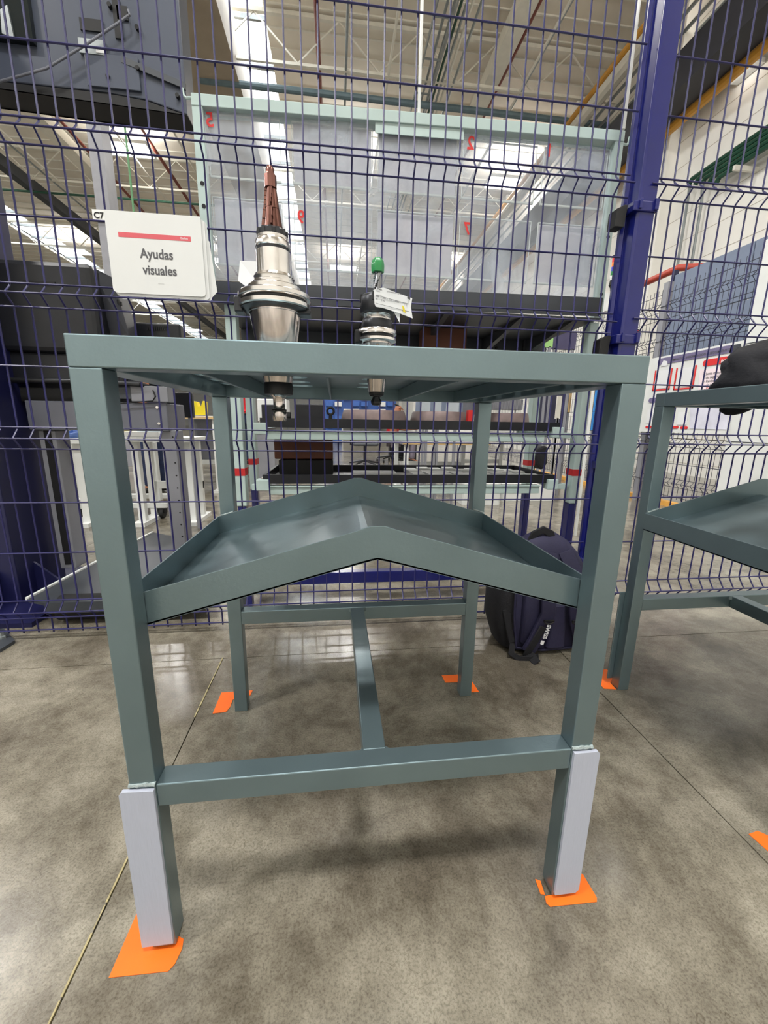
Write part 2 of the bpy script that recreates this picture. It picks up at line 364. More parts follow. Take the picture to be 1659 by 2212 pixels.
# right-wall services
yrun('wall_pipe', 1540, 199, 0, .075, PIPEY, 'ochre yellow pipe along the right wall, lower of two', 'pipe', X=5.68, y0=2, y1=40)
yrun('wall_pipe', 1350, 112, 7.2, .06, PIPEY, 'ochre yellow pipe high under the roof, upper of two', 'pipe', y1=40)
yrun('wall_pipe', 1300, 205, 7.0, .12, STEELW, 'thick cream pipe below the upper yellow pipe', 'pipe', y1=40)
for k, d in enumerate((0, 22, 42, 62)):
    yrun('wall_conduit', 1330+d, 205+d*.2, 7.25-.02*k, .03, GALV, 'galvanised conduit in the bundle above the black duct, %s from the cream pipe' % ordn(k), 'conduit', y1=40, group='conduits above the black duct')
p0 = onX(1490, 130, 5.15)
solo('air_duct', MB().box((5.15, 3.0, p0.z-.25), (5.6, 45, p0.z+.28)), DUCTB, 'large black duct along the right wall below the conduits', 'duct')
for k in range(4):
    p = onX(1600, 70+k*13, 5.8)
    solo('wall_conduit', MB().tube([(5.86, 2, p.z), (5.86, 9.5, p.z)], .028, 8), GALV, 'pale conduit beside the wall lamp, %s from the top' % ordn(k), 'conduit', 'pale conduits beside the wall lamp', True)
p = onX(1585, 155, 5.7)
t = thing('wall_lamp', 'small glowing tube lamp on the right wall above the yellow pipe', 'lamp', (5.7, p.y, p.z-.05))
build('housing', MB().box((5.6, p.y-.2, p.z), (5.98, p.y+.2, p.z+.06)), WHITE, t)
for s in (-.06, .06): build('tube', MB().tube([(5.72+s, p.y-.18, p.z-.02), (5.72+s, p.y+.18, p.z-.02)], .02, 8), TUBE, t)
t = thing('conduit_bundle', 'dark green conduits bending down the right wall', 'conduit', (5.8, 6.3, 3))
for k in range(5):
    zt = 4.83-.075*k; yb = 6.55-.16*k
    build('conduit', MB().tube([(5.86-.02*k, 3.0, zt), (5.86-.02*k, yb, zt), (5.86-.02*k, yb+.05, zt-.06)], .036, 8), PIPEG, t, True)
for k in range(2): build('drop_conduit', MB().tube([(5.84-.04*k, 6.55-.3*k, 4.74-.1*k), (5.90, 6.62-.3*k, 4.4), (5.90, 6.62-.3*k, .3)], .022, 8), GALV, t, True)
build('bracket', MB().box((5.62, 5.5, 4.40), (6.0, 5.54, 4.46)), STEELW, t)
rp = [onX(1370, 622, 4.6), onX(1430, 592, 4.6), onX(1468, 576, 4.6)]
rp = [Vector((4.6, rp[0].y+1.5, rp[0].z)), Vector((4.6, rp[2].y, rp[0].z)), Vector((5.0, rp[2].y-.3, rp[0].z-.05)), Vector((6, rp[2].y-.4, rp[0].z-.05))]
rp[-1].x = 5.98; solo('hydrant_pipe', MB().tube(rp, .045, 12), mat('fire_red_pipe', (176, 66, 50), .45), 'red pipe with an elbow above the blue-grey panels', 'pipe', smooth=True)
# lamps
for k, (x, y) in enumerate(LAMPS):
    t = thing('ceiling_lamp', 'rectangular hall lamp hanging under the roof', 'lamp', (x, y, LAMP_Z), 'rectangular ceiling lamps')
    if abs(x+5.45) < .1 and abs(y-12.7) < .1: t['label'] = 'lit rectangular lamp above and left of the white sign'
    else: t['label'] = 'rectangular hall lamp in row %s, %s from the left wall' % (ordn(k//5), ordn(k % 5))
    build('housing', MB().box((x-.62, y-.32, LAMP_Z), (x+.62, y+.32, LAMP_Z+.07)), WHITE, t)
    for q in range(4): build('tube', MB().box((x-.58, y-.28+q*.15, LAMP_Z-.02), (x+.58, y-.20+q*.15, LAMP_Z-.001)), TUBE, t)
    for s in (-.5, .5): build('suspension_rod', MB().box((x+s-.006, y-.006, LAMP_Z+.07), (x+s+.006, y+.006, 8.45)), GALV, t)
# ================================================================== TOOL STAND
H, T, TD, W, D = .90, .035, .033, .696, .566
ZR, HR = .307, .037
def make_stand(ox, oy, label, back_plate=False):
    st = thing('tool_stand', label, 'workbench', (ox, oy, 0))
    st_l = []
    def B(name, mb, m=PAINT, bev=.0016, sm=False, par=None):
        mb.v = [(v[0]+ox, v[1]+oy, v[2]) for v in mb.v]
        return build(name, mb, m, par or st, sm, bev)
    for sx in (-1, 1):
        xa, xb = sorted((sx*W/2, sx*(W/2-T)))
        B('leg', MB().box((xa, 0, .004), (xb, TD, H-T)))
        B('leg', MB().box((xa, D-TD, 0), (xb, D, H-T)))
        B('weld_bead', weldline((xa, .0, ZR+.002-.0), (xb, .0, ZR+.002), .0035), WELD, 0, True)
        # protective sheets on the front legs
        x0, x1 = (-W/2-.012, -W/2+T-.001) if sx < 0 else (W/2-T+.002, W/2+.011)
        B('leg_plate', MB().prism([(x0, -.006, .016), (x1, -.006, .016), (x1, -.006, ZR-.004), (x0+.004, -.006, ZR-.002), (x0, -.006, ZR-.008)] if sx < 0 else
                                  [(x0, -.006, .012), (x1-.006, -.006, .012), (x1, -.006, .018), (x1, -.006, ZR-.008), (x1-.004, -.006, ZR-.003), (x0, -.006, ZR-.003)], (0, .0058, 0)), FILM, .0006)['label'] = 'pale film-covered guard plate'
    if back_plate:
        B('leg_plate', MB().box((-W/2-.016, D, .02), (-W/2+T, D+.004, ZR+.01)))
    B('front_beam', MB().box((-W/2, 0, H-T), (W/2, TD, H)))
    B('back_beam', MB().box((-W/2, D-TD, H-T), (W/2, D, H)))
    for sx in (-1, 1): B('side_beam', MB().box((sx*W/2, TD, H-T), (sx*(W/2-T), D-TD, H)))
    B('cross_rail', MB().box((-W/2+T, 0, ZR-HR), (W/2-T, TD, ZR)))
    B('cross_rail', MB().box((-W/2+T, D-TD, ZR-HR), (W/2-T, D, ZR)))
    B('centre_rail', MB().box((-.018, TD, ZR-HR), (.018, D-TD, ZR-.0005)))
    # fillet welds at the T joints
    for yy, s in ((TD, 1), (D-TD, -1)):
        for sx in (-1, 1):
            B('weld_fillet', MB().prism([(sx*.018, yy, ZR-.001), (sx*.018, yy+s*.005, ZR-.001), (sx*.024, yy, ZR-.001)], (0, 0, -.01)), PAINT, 0)
    # deck with holes
    zt, zb = H-.003, H-.009
    rows = [(-.2785, .066), (-.135, .056), (.0124, .036), (.15, .036), (.285, .036)]
    ys = [.115, .205, .30, .395, .485]
    xs_e = [-W/2+T, -.214, -.066, .085, .215, W/2-T]; ys_e = [TD, .16, .25, .348, .44, D-TD]
    dm = MB(); n = 28
    for i in range(5):
        for j in range(5):
            x0, x1, y0, y1 = xs_e[i], xs_e[i+1], ys_e[j], ys_e[j+1]
            cx_ = rows[i][0]; r = rows[i][1]/2; cy_ = ys[j]
            if i == 1 and j == 0: cy_ = .10
            if i == 2 and j == 1: cy_ = .19
            inn = []; out = []
            for k in range(n):
                a = 2*math.pi*(k+.5)/n; c_, s_ = math.cos(a), math.sin(a)
                inn.append((cx_+r*c_, cy_+r*s_))
                tt = min([((x1-cx_)/c_ if c_ > 0 else (x0-cx_)/c_) if abs(c_) > 1e-9 else 9, ((y1-cy_)/s_ if s_ > 0 else (y0-cy_)/s_) if abs(s_) > 1e-9 else 9])
                out.append([cx_+tt*c_, cy_+tt*s_])
            for (qx, qy) in ((x0, y0), (x1, y0), (x0, y1), (x1, y1)):
                k = min(range(n), key=lambda q: (out[q][0]-qx)**2+(out[q][1]-qy)**2); out[k] = [qx, qy]
            vs = [(*p, zt) for p in inn]+[(*p, zt) for p in out]+[(*p, zb) for p in inn]+[(*p, zb) for p in out]
            fs = []
            for k in range(n):
                q = (k+1) % n
                fs += [(k, q, n+q, n+k), (2*n+k, 3*n+k, 3*n+q, 2*n+q), (k, 2*n+k, 2*n+q, q)]
            dm.add(vs, fs)
    B('deck_plate', dm, PAINT, 0)
    for x in (-.216, -.066, .104, .247): B('deck_rib', MB().box((x-.002, TD, H-T-.001), (x+.002, D-TD, zb)))
    # bent tray
    ya, yb = TD+.001, D-TD-.001; t_ = .003
    zs, zp, hh = .572, .671, .048
    xl, xr, xk = -W/2-.006, W/2-.002, .001
    tr = B('shelf_tray', MB().prism([(xl, ya, zs-hh), (xk-.012, ya, zp-hh-.0045), (xk, ya, zp-hh-.002), (xk+.012, ya, zp-hh-.0045), (xr, ya, zs-hh), (xr, ya, zs-hh+t_), (xk+.012, ya, zp-hh-.0045+t_), (xk, ya, zp-hh+t_-.002), (xk-.012, ya, zp-hh-.0045+t_), (xl, ya, zs-hh+t_)], (0, yb-ya, 0)), PAINT, 0)
    def rim(y0):
        P = [(xl, y0, zs-hh), (xk-.03, y0, zp-hh-.0095), (xk, y0, zp-hh-.002), (xk+.03, y0, zp-hh-.0095), (xr, y0, zs-hh), (xr, y0, zs), (xk+.03, y0, zp-.0075), (xk+.01, y0, zp-.001), (xk-.01, y0, zp-.001), (xk-.03, y0, zp-.0075), (xl, y0, zs)]
        n_ = 11; q = [(p[0], p[1]+t_, p[2]) for p in P]
        fs = []
        idx = [(0, 1, 9, 10), (1, 2, 8, 9), (2, 3, 6, 7), (2, 7, 8), (3, 4, 5, 6)]
        for f in idx: fs.append(f[::-1]); fs.append(tuple(i+n_ for i in f))
        fs += [(i, (i+1) % n_, n_+(i+1) % n_, n_+i) for i in range(n_)]
        return MB().add(P+q, fs)
    B('tray_rim', rim(ya), PAINT, .0006, par=tr); B('tray_rim', rim(yb-t_), PAINT, .0006, par=tr)
    for x, dx in ((xl, t_), (xr-t_, t_)): B('tray_rim', MB().box((x, ya+t_, zs-hh), (x+dx, yb-t_, zs)), PAINT, .0006, par=tr)
    for sx in (-1, 1):
        x0, x1 = sorted((sx*W/2, sx*(W/2-T)))
        z0 = zs+(W/2-abs(x0))*.285*1; z1 = zs+(W/2-abs(x1))*.285
        B('weld_bead', weldline((x0+.002, yb-.001, z0+.002), (x1-.002, yb-.001, z1+.002), .0028), WELD, 0, True)
    return st
def weldline(p, q, r):
    p, q = Vector(p), Vector(q); n = 12; pts = [p.lerp(q, k/n)+Vector((0, 0, random.uniform(-.0006, .0006))) for k in range(n+1)]
    return MB().tube(pts, [r*random.uniform(.75, 1.15) for _ in pts], 7)
st1 = make_stand(0, 0, 'grey-green welded steel tool stand with bent tray, two tool holders in its deck')
X2 = .819+W/2
st2 = make_stand(X2, -.019, 'grey-green welded steel stand at the right edge with a dark jacket on it', True)
# floor tape
def tape(poly, lab):
    mb = MB().prism([(x, y, .0006) for x, y in poly], (0, 0, .0008))
    return solo('floor_tape', mb, ORANGE, lab, 'floor tape', 'orange corner tapes on the floor')
tape([(-.398, -.028), (-.314, -.03), (-.307, -.022), (-.303, -.004), (-.305, .008), (-.395, .052)], 'orange tape patch under the front left leg of the tool stand')
tape([(.299, -.008), (.303, -.014), (.388, -.016), (.392, -.010), (.390, .028), (.350, .05), (.345, .004), (.302, .002)], 'orange tape patch under the front right leg of the tool stand')
tape([(.296, .006), (.303, .004), (.306, .026), (.298, .030)], 'small orange tape scrap at the inner side of the front right leg')
tape([(-.408, .531), (-.372, .534), (-.366, .552), (-.366, .585), (-.352, .592), (-.352, .605), (-.318, .60), (-.316, .624), (-.408, .622)], 'orange tape corner behind the back left leg of the tool stand')
tape([(.286, .603), (.34, .600), (.345, .57), (.352, .549), (.378, .549), (.372, .62), (.338, .640), (.284, .641)], 'orange tape corner behind the back right leg of the tool stand')
tape([(.778, .525), (.815, .518), (.819, .552), (.856, .560), (.856, .62), (.79, .62)], 'orange tape corner at the back leg of the right stand')
tape([(.775, .062), (.80, .066), (.87, .0), (.87, -.06), (.79, -.06)], 'orange tape patch at the right edge of the picture')
# ================================================================== TOOL HOLDERS
def tool_big():
    c = (-.135, .10, 0)
    t = thing('tool_holder', 'large polished steel taper tool holder with reddish drill, left of two', 'tool holder', (c[0], c[1], .81))
    L = lambda nm, pr, m, n=48: build(nm, MB().lathe(c, pr, n), m, t, True)
    build('cutter', MB().flute(c, 1.046, 1.0765, .0150, .0105, .05, 4, .34, 40, 64).flute(c, 1.0765, 1.102, .0102, .0072, .08, 4, .34, 30, 64), BRONZE, t, True)
    L('cutter_tip', [(.0078, 1.100), (.0078, 1.114), (.0055, 1.115), (.0055, 1.121), (.004, 1.124)], BRONZE, 10)
    k = MB().lathe(c, [(.0185, 1.043), (.0185, 1.050), (.0165, 1.052)], 40)
    for q in range(12):
        a = q*math.pi/6; k.bar((c[0]+.018*math.cos(a), c[1]+.018*math.sin(a), 1.043), (c[0]+.018*math.cos(a), c[1]+.018*math.sin(a), 1.051), .004, .004)
    build('lock_ring', k, GUN, t, True)
    L('body', [(.0215, 1.030), (.0225, 1.031), (.0225, 1.0375), (.0215, 1.0390), (.0205, 1.040), (.0205, 1.043)][::1], CHROME)
    L('body', [(.0205, 1.024), (.0215, 1.025), (.0215, 1.030)], GUN)
    L('body', [(.0225, .997), (.0222, 1.000), (.0222, 1.026)], CHROME)
    L('body', [(.0275, .984), (.0275, .989), (.0258, .990), (.0258, .993), (.0265, .995), (.0250, .998), (.0222, .999)], CHROME)
    L('body', [(.0345, .9755), (.0345, .983), (.0330, .9845), (.0275, .985)], CHROME)
    L('flange', [(.030, .9555), (.0455, .9565), (.0472, .9580), (.0472, .9625), (.0455, .9635), (.0420, .9648), (.0420, .9668), (.0462, .9680), (.0472, .9690), (.0472, .9735), (.0455, .9750), (.0345, .9760)], CHROME, 64)
    build('drive_key', MB().box((c[0]-.0515, c[1]-.012, .950), (c[0]-.040, c[1]+.012, .9700)), GUN, t, bevel=.002)
    build('drive_key', MB().box((c[0]+.030, c[1]-.012, .9500), (c[0]+.0475, c[1]+.012, .9575)), GUN, t, bevel=.002)
    L('groove_shade', [(.0424, .9645), (.0428, .9650), (.0428, .9666), (.0424, .9670)], BLACK, 64)  # black ring paints the shade inside the flange groove
    L('flange_shade', [(.036, .9535), (.0448, .9552), (.0448, .9562)], GUN, 64)  # dark ring puts the shade below the flange into colour
    L('taper', [(.0188, .862), (.0192, .863), (.0338, .951), (.0345, .9515), (.0345, .9555)], CHROME2, 64)
    L('collar', [(.0150, .846), (.0193, .847), (.0196, .850), (.0196, .8605), (.0192, .8625)], BLACK)
    L('pull_stud', [(.003, .810), (.0088, .8105), (.0102, .814), (.0104, .823), (.0088, .8265), (.0080, .828), (.0080, .840), (.0098, .8440), (.0125, .8465)], CHROME2)
    build('seal_ring', MB().lathe(c, [(.0100, .8250), (.0106, .8256), (.0100, .8265)], 32), BLACKR, t, True)
    tg = MB().add([(c[0]-.024, c[1]+.02, .994), (c[0]-.024, c[1]+.02, 1.022), (c[0]-.052, c[1]+.045, 1.030), (c[0]-.056, c[1]+.045, 1.004), (c[0]-.026, c[1]+.02, .980)], [(0, 1, 2, 3), (0, 3, 4)])
    o = build('paper_tag', tg, PAPER, t); o['label'] = 'folded blank cream paper tag'
    so = o.modifiers.new('s', 'SOLIDIFY'); so.thickness = .0004
tool_big()
def tool_small():
    c = (.0124, .19, 0)
    t = thing('tool_holder', 'small dark collet tool holder with green capped end mill, right of two', 'tool holder', (c[0], c[1], .83))
    L = lambda nm, pr, m, n=48: build(nm, MB().lathe(c, pr, n), m, t, True)
    cm = MB(); prof = [(.0088, 1.040), (.0094, 1.0402), (.0098, 1.050), (.0088, 1.0565), (.0060, 1.0600), (.002, 1.0605)]
    m = len(prof); n = 36
    vs = [(c[0]+r*(1+.06*math.cos(6*k*2*math.pi/n))*math.cos(k*2*math.pi/n), c[1]+r*(1+.06*math.cos(6*k*2*math.pi/n))*math.sin(k*2*math.pi/n), z) for r, z in prof for k in range(n)]
    cm.add(vs, [(i*n+k, i*n+(k+1) % n, (i+1)*n+(k+1) % n, (i+1)*n+k) for i in range(m-1) for k in range(n)]+[tuple(range(n)), tuple((m-1)*n+k for k in range(n))])
    build('tip_cap', cm, GREEN, t, True)['label'] = 'green protective wax cap'
    build('end_mill', MB().flute(c, 1.008, 1.042, .0070, .0070, .45, 4, .38), CARB, t, True)
    L('shank', [(.0068, .998), (.0068, 1.009)], CARB)
    L('collet_nut', [(.0262, .979), (.0276, .981), (.0276, 1.001), (.0262, 1.0045), (.0240, 1.0060), (.012, 1.0065)], GUN, 56)
    for q in range(6):
        a = q*math.pi/3-1.9; dx, dy = math.cos(a), math.sin(a)
        build('nut_slot', MB().bar((c[0]+.0272*dx, c[1]+.0272*dy, .994), (c[0]+.0258*dx, c[1]+.0258*dy, 1.0062), .0032, .003, (dx, dy, 0)), BLACKR, t)
    L('thread', [(.0205, .972), (.0212, .9725), (.0205, .9735), (.0212, .9745), (.0205, .9755), (.0212, .9765), (.0205, .9775), (.0212, .9785), (.0205, .980)], CHROME)
    L('body', [(.0222, .969), (.0226, .970), (.0226, .9718), (.0212, .9722)], CHROME)
    L('body', [(.0236, .957), (.0240, .958), (.0240, .9688), (.0234, .9697)], GUN)
    L('flange', [(.022, .9365), (.0300, .9375), (.0312, .9385), (.0312, .9420), (.0298, .9430), (.0262, .9445), (.0262, .9470), (.0302, .9480), (.0316, .9490), (.0316, .9530), (.0304, .9550), (.0240, .9570)], CHROME, 64)
    build('drive_key', MB().box((c[0]-.036, c[1]-.0085, .9345), (c[0]-.024, c[1]+.0085, .9545)), BLACKR, t, bevel=.002)
    L('groove_shade', [(.0266, .9442), (.0270, .9447), (.0270, .9468), (.0266, .9473)], BLACK, 64)  # black band stands in for shade in this groove too
    L('taper', [(.0128, .860), (.0132, .861), (.0215, .932), (.0222, .933), (.0222, .9365)], CHROME2, 56)
    L('collar', [(.0118, .855), (.0125, .856), (.0125, .860)], BLACK)
    L('pull_stud', [(.004, .8385), (.0066, .839), (.0088, .8425), (.0088, .8465), (.0062, .850), (.0062, .852), (.0105, .8535), (.0105, .856)], GUN, 6)
    # label tag, a bent paper slip wrapped on the nut
    P = [(808, 625), (828, 620), (835, 622), (850, 628), (892, 642), (889, 662), (893, 686), (866, 676), (850, 671), (830, 665), (812, 662), (809, 655)]
    q = []
    for (x, y) in P:
        p = onY(x, y, .156); dx = p.x-.005
        q.append((p.x, .1575+max(0, dx)**1.2*.12-.0 if dx > 0 else .1575+abs(dx)*.1, p.z))
    b = build('label_tag', MB().prism(q, (0, .0004, 0)), PAPER, t)
    a1 = [onY(850, 672, .162), onY(864, 677, .162), onY(863, 697, .162)]
    build('tag_tail', MB().prism(a1, (0, .0004, 0)), PAPER, b)
    k = MB()
    for (x0, y0, x1, y1, h) in ((811, 637, 838, 638, .4), (811, 637, 884, 657, .0), (811, 654.5, 885, 673.5, .0), (880, 642, 886, 644.5, 3.6)):
        p, q2 = onY(x0, y0, .1558), onY(x1, y1, .1612)
        k.bar(p, q2, .0003, .0004 if h < 2 else .0038, (0, 0, 1))
    build('printed_rule', k, INK, b)
    for (s, x, y, sz) in (('T.DMA', 811, 626.0, .0034), ('Diam.', 811, 629.8, .0030), ('DIA   4.3889.3   DIC 1.0000', 811, 641.5, .0032), ('AJ      0.95', 811, 647.5, .0034), ('L.W', 872, 659, .003), ('ENSAMBLE FRESA', 835, 631.5, .0030)):
        p, q2 = onY(x, y, .1560), onY(x+60, y+(0 if x < 812 and y < 640 else 16), .1612)
        build('print', text_mb(s, sz, Vector(p)+Vector((0, -.0006, 0)), Vector(q2)-Vector(p) if y > 640 else (1, 0.02, -.12), (0, 0, 1), .00003), INK, b)
    p = onY(872, 668, .1615)
    build('yellow_mark', MB().prism([(p.x-.003, .159, p.z+.005), (p.x, .159, p.z+.003), (p.x+.002, .159, p.z-.003), (p.x+.004, .159, p.z-.006), (p.x-.001, .159, p.z-.004)], (0, .0002, 0)), YELL, b)
tool_small()
# ================================================================== FENCE
FY = 1.0; WR = .0029
def fold_path(zlist, folds, bulge, z0, z1):
    pts = []
    ev = []
    for (zt, zm, zb) in folds: ev += [(zt+.002, 0), (zt-.008, -.004), (zm+.004, -bulge+.004), (zm, -bulge), (zm-.004, -bulge+.004), (zb+.008, -.004), (zb-.002, 0)]
    ev = [(z, b) for z, b in ev if z0 < z < z1]
    return [(z1, 0)]+sorted(ev, key=lambda e: -e[0])+[(z0, 0 if not (ev and ev[-1][1] < -.02) else ev[-1][1]+.012)]
def fence_panel(label, xs, singles, folds, z0, z1, x0, x1, apex_only=None):
    t = thing('mesh_fence', label, 'fence', ((x0+x1)/2, FY, 0))
    fp = fold_path(singles, folds, .03, z0, z1)
    v0 = build('vertical_wire', MB().tube([(xs[0], FY+b, z) for z, b in fp], WR, 6), WIREM, t, True, origin=(xs[0], FY, 0))
    base = Vector(v0.location)
    for x in xs[1:]: copy_part(v0, t, base+Vector((x-xs[0], 0, 0)))
    hz = [(z, 0) for z in singles]
    for (zt, zm, zb) in folds:
        hz += [(zt, 0), (zm, -.03)]
        if zb > z0: hz.append((zb, 0))
    h0 = None
    for z, b in hz:
        if h0 is None:
            h0 = build('horizontal_wire', MB().tube([(x0, FY-WR*1.9, 0), (x1, FY-WR*1.9, 0)], WR, 6), WIREM, t, True, origin=((x0+x1)/2, FY, 0)); h0.location.z = z; h0.location.y += b; hb = Vector(h0.location)
            z_0 = z; b_0 = b
        else: copy_part(h0, t, hb+Vector((0, b-b_0, z-z_0)))
    return t
DZ = .0505
ax = onY(862/3.318+400, 180+(1070+690*.045)/3.318, 1.0).x
xsl = [ax+DZ*k for k in range(-30, 26) if -1.62 < ax+DZ*k < .962]
fence_panel('blue wire mesh fence panel behind the tool stand, left of the post', xsl, [2.21, 2.027, 1.843, 1.403, .971, .521, .339, .042],
            [(2.43, 2.40, 2.365), (1.658, 1.622, 1.59), (1.216, 1.182, 1.148), (.777, .741, .705), (.158, .124, .090)], .030, 2.5, -1.62, .966)
xr0 = onY(1420, 560, 1.0).x
xsr = [1.075+DZ*k+.012 for k in range(0, 24)]
fence_panel('blue wire mesh fence panel right of the post', xsr, [2.19, 2.006, 1.84, 1.412, .971, .526, .336],
            [(2.41, 2.38, 2.345), (1.657, 1.624, 1.592), (1.235, 1.197, 1.159), (.783, .745, .708), (.160, .118, .080)], .0865, 2.5, 1.03, 2.26)
po = thing('fence_post', 'glossy blue square fence post with clamps between the mesh panels', 'post', (1.0, 1.0, 0))
prof = [(.986, 1.012), (.992, .975), (1.000, .969), (1.056, .969), (1.058, .973), (1.058, 1.030), (.974, 1.034), (.968, 1.030), (.968, 1.016), (.978, 1.008)]
build('post', MB().prism([(x, y, 0) for x, y in prof], (0, 0, 2.6)), BLUE, po, bevel=.0015)
build('base_plate', MB().box((.95, .93, 0), (1.08, 1.08, .008)), BLUE, po)
for z in (1.555, 1.125, .66, .25):
    cl = build('clamp', MB().box((.972, .963, z-.016), (1.064, 1.036, z+.016)), BLUE, po, bevel=.003)
    build('hook', MB().box((.990, .957, z-.010), (1.0, .964, z+.02)), BLUE, cl, bevel=.001)
    build('hook', MB().box((1.046, .955, z-.012), (1.060, .964, z+.022)), BLUE, cl, bevel=.001)
for z in (1.53, 1.105):
    build('rubber_buffer', MB().prism([(.960, .985, z-.035), (.925, .985, z-.035), (.925, .985, z+.020), (.955, .985, z+.035), (.966, .985, z+.034)], (0, .045, 0)), BLACKR, po, bevel=.002)
# paper sign on the fence
sg = thing('paper_sign', 'white laminated sign reading Ayudas visuales hung on the fence', 'sign', (-.6, .98, 1.2))
def rrect(x0, x1, z0, z1, r, y, top=True):
    pts = []
    for (cx_, cz, a0) in ((x1-r, z0+r, -90), (x1-(r if top else .001), z1-(r if top else .001), 0), (x0+(r if top else .001), z1-(r if top else .001), 90), (x0+r, z0+r, 180)):
        rr = r if (top or cz < (z0+z1)/2) else .001
        pts += [(cx_+rr*math.cos(math.radians(a0+q*22.5)), y, cz+rr*math.sin(math.radians(a0+q*22.5))) for q in range(5)]
    return pts
build('backing_sheet', MB().prism(rrect(-.728, -.448, 1.180, 1.415, .012, .9745), (0, .0012, 0)), SLEEVE, sg)
build('backing_sheet', MB().prism([(-.46, .976, 1.185), (-.430, .976, 1.215), (-.444, .976, 1.36), (-.47, .976, 1.38)], (0, .0012, 0)), SLEEVE, sg)
build('backing_sheet', MB().prism(rrect(-.735, -.453, 1.188, 1.418, .012, .9715), (0, .0012, 0)), SLEEVE, sg)
sh = build('front_sheet', MB().prism(rrect(-.7415, -.4635, 1.196, 1.424, .013, .968, False), (0, .0015, 0)), SLEEVE, sg)
build('red_bar', MB().box((-.708, .9675, 1.353), (-.497, .968, 1.3665)), ROSE, sh)
build('printed_word', text_mb('Ayudas', .0385, (-.602, .968, 1.2985), (1, 0, 0), (0, 0, 1), .0009, 'CENTER', squeeze=.86), INK, sh)
build('printed_word', text_mb('visuales', .0385, (-.597, .968, 1.2530), (1, 0, 0), (0, 0, 1), .0009, 'CENTER', squeeze=.86), INK, sh)
build('printed_word', text_mb('Danfoss', .0085, (-.527, .9674, 1.3575), (1, 0, 0), (0, 0, 1), .0001, squeeze=.8), PAPER, sh)
build('printed_rule', MB().box((-.606, .9677, 1.2270), (-.588, .968, 1.2275)), INK, sh)
# ================================================================== BLUE COLUMN, RACK
co = thing('steel_column', 'dark navy steel column with gusset base at the left edge', 'column', (-1.5, 1.42, 0))
build('column_tube', MB().box((-1.76, 1.30, .02), (-1.42, 1.6, 2.4)), NAVY, co, bevel=.004)
build('base_plate', MB().box((-1.95, 1.10, 0), (-1.25, 1.75, .02)), NAVY, co)
for (x, y) in ((-1.42, 1.4),): build('gusset', MB().prism([(x, y, .02), (x+.16, y, .02), (x, y, .17)], (0, .012, 0)), NAVY, co)
for x in (-1.70, -1.50): build('gusset', MB().prism([(x, 1.30, .02), (x, 1.13, .02), (x, 1.30, .17)], (.012, 0, 0)), NAVY, co)
pl = [onZ(-60, 1420, .012), onZ(-60, 1370, .012), onZ(8, 1357, .012), onZ(32, 1383, .012), onZ(0, 1403, .012)]
fp_ = thing('floor_anchor_plate', 'dark bolted anchor plate on the floor at the left edge', 'anchor plate', (pl[3].x-.1, pl[3].y, 0))
build('plate', MB().prism([(p.x, p.y, 0) for p in pl], (0, 0, .012)), DARK, fp_)
p = onZ(4, 1374, .02); build('bolt', MB().lathe((p.x, p.y, 0), [(.013, .012), (.013, .020), (.009, .022), (.007, .034), (.002, .035)], 6), GALV, fp_)

RY = 1.2; RL, RR = -.454, 1.052
rk = thing('storage_rack', 'pale mint steel rack with blue feet, red tape bands and two pull-out trays', 'rack', (.3, 1.45, 0))
for (x, y, ztop) in ((RL-.012, RY, 1.236), (RR-.040, RY, 1.236), (onY(531, 890, 1.64).x, 1.64, 1.17), (onY(1150, 890, 1.64).x, 1.64, 1.17)):
    u = build('upright', MB().box((x, y, .46), (x+.040, y+.055, ztop)), MINT, rk, bevel=.003)
    build('red_band', MB().box((x-.001, y-.001, .588), (x+.041, y+.056, .618)), REDT, u)
    build('foot_post', MB().box((x+.003, y+.004, 0), (x+.037, y+.051, .46)), BLUE, rk, bevel=.003)
build('base_beam', MB().box((RL+.05, RY+.005, .10), (RR-.06, RY+.05, .152)), BLUE, rk, bevel=.003)
build('base_beam', MB().box((RL+.05, 1.65, .10), (RR-.07, 1.69, .152)), BLUE, rk, bevel=.003)
for x in (RL+.008, RR-.052): build('side_beam', MB().box((x, RY+.05, .10), (x+.04, 1.65, .15)), BLUE, rk)
def tray(z, zs_):
    # black tray on white slide rails held by side arms
    tr = build('pull_out_tray', MB().box((-.355, RY-.005, z), (.925, RY+.012, z+.037)).box((-.355, 1.60, z), (.925, 1.617, z+.037)).box((-.355, RY, z), (-.343, 1.61, z+.037)).box((.913, RY, z), (.925, 1.61, z+.037)).box((-.35, RY, z), (.92, 1.61, z+.004)), BLACK, rk)
    build('slide_rail', MB().box((-.335, RY+.002, z-.048), (.86, RY+.03, z-.012)).box((-.335, RY-.004, z-.016), (.86, RY+.03, z-.010)), MINT, rk, bevel=.002)
    for s, x0, x1 in ((-1, RL+.05, -.352), (1, .915, RR-.055)):
        a = build('tray_arm', MB().box((x0, RY+.01, z-.03), (x1, RY+.04, z-.006)).box((x0, 1.58, z-.03), (x1, 1.61, z-.006)).bar((RL+.09 if s < 0 else RR-.09, RY+.02, z-.018), (RL+.09 if s < 0 else RR-.09, 1.6, z-.018), .03, .024), MINT, rk)
        xb = x1 if s < 0 else x0
        build('clamp_block', MB().box((xb-.028, RY-.018, z-.028), (xb+.022, RY+.03, z+.018)), MINT, a, bevel=.003)
        build('bolt_head', MB().lathe((xb-.003, RY+.004, z+.018), [(.007, 0), (.007, .006), (.003, .009)], 10), CHROME, a, True)
tray(.785, 0); tray(.556, 0)
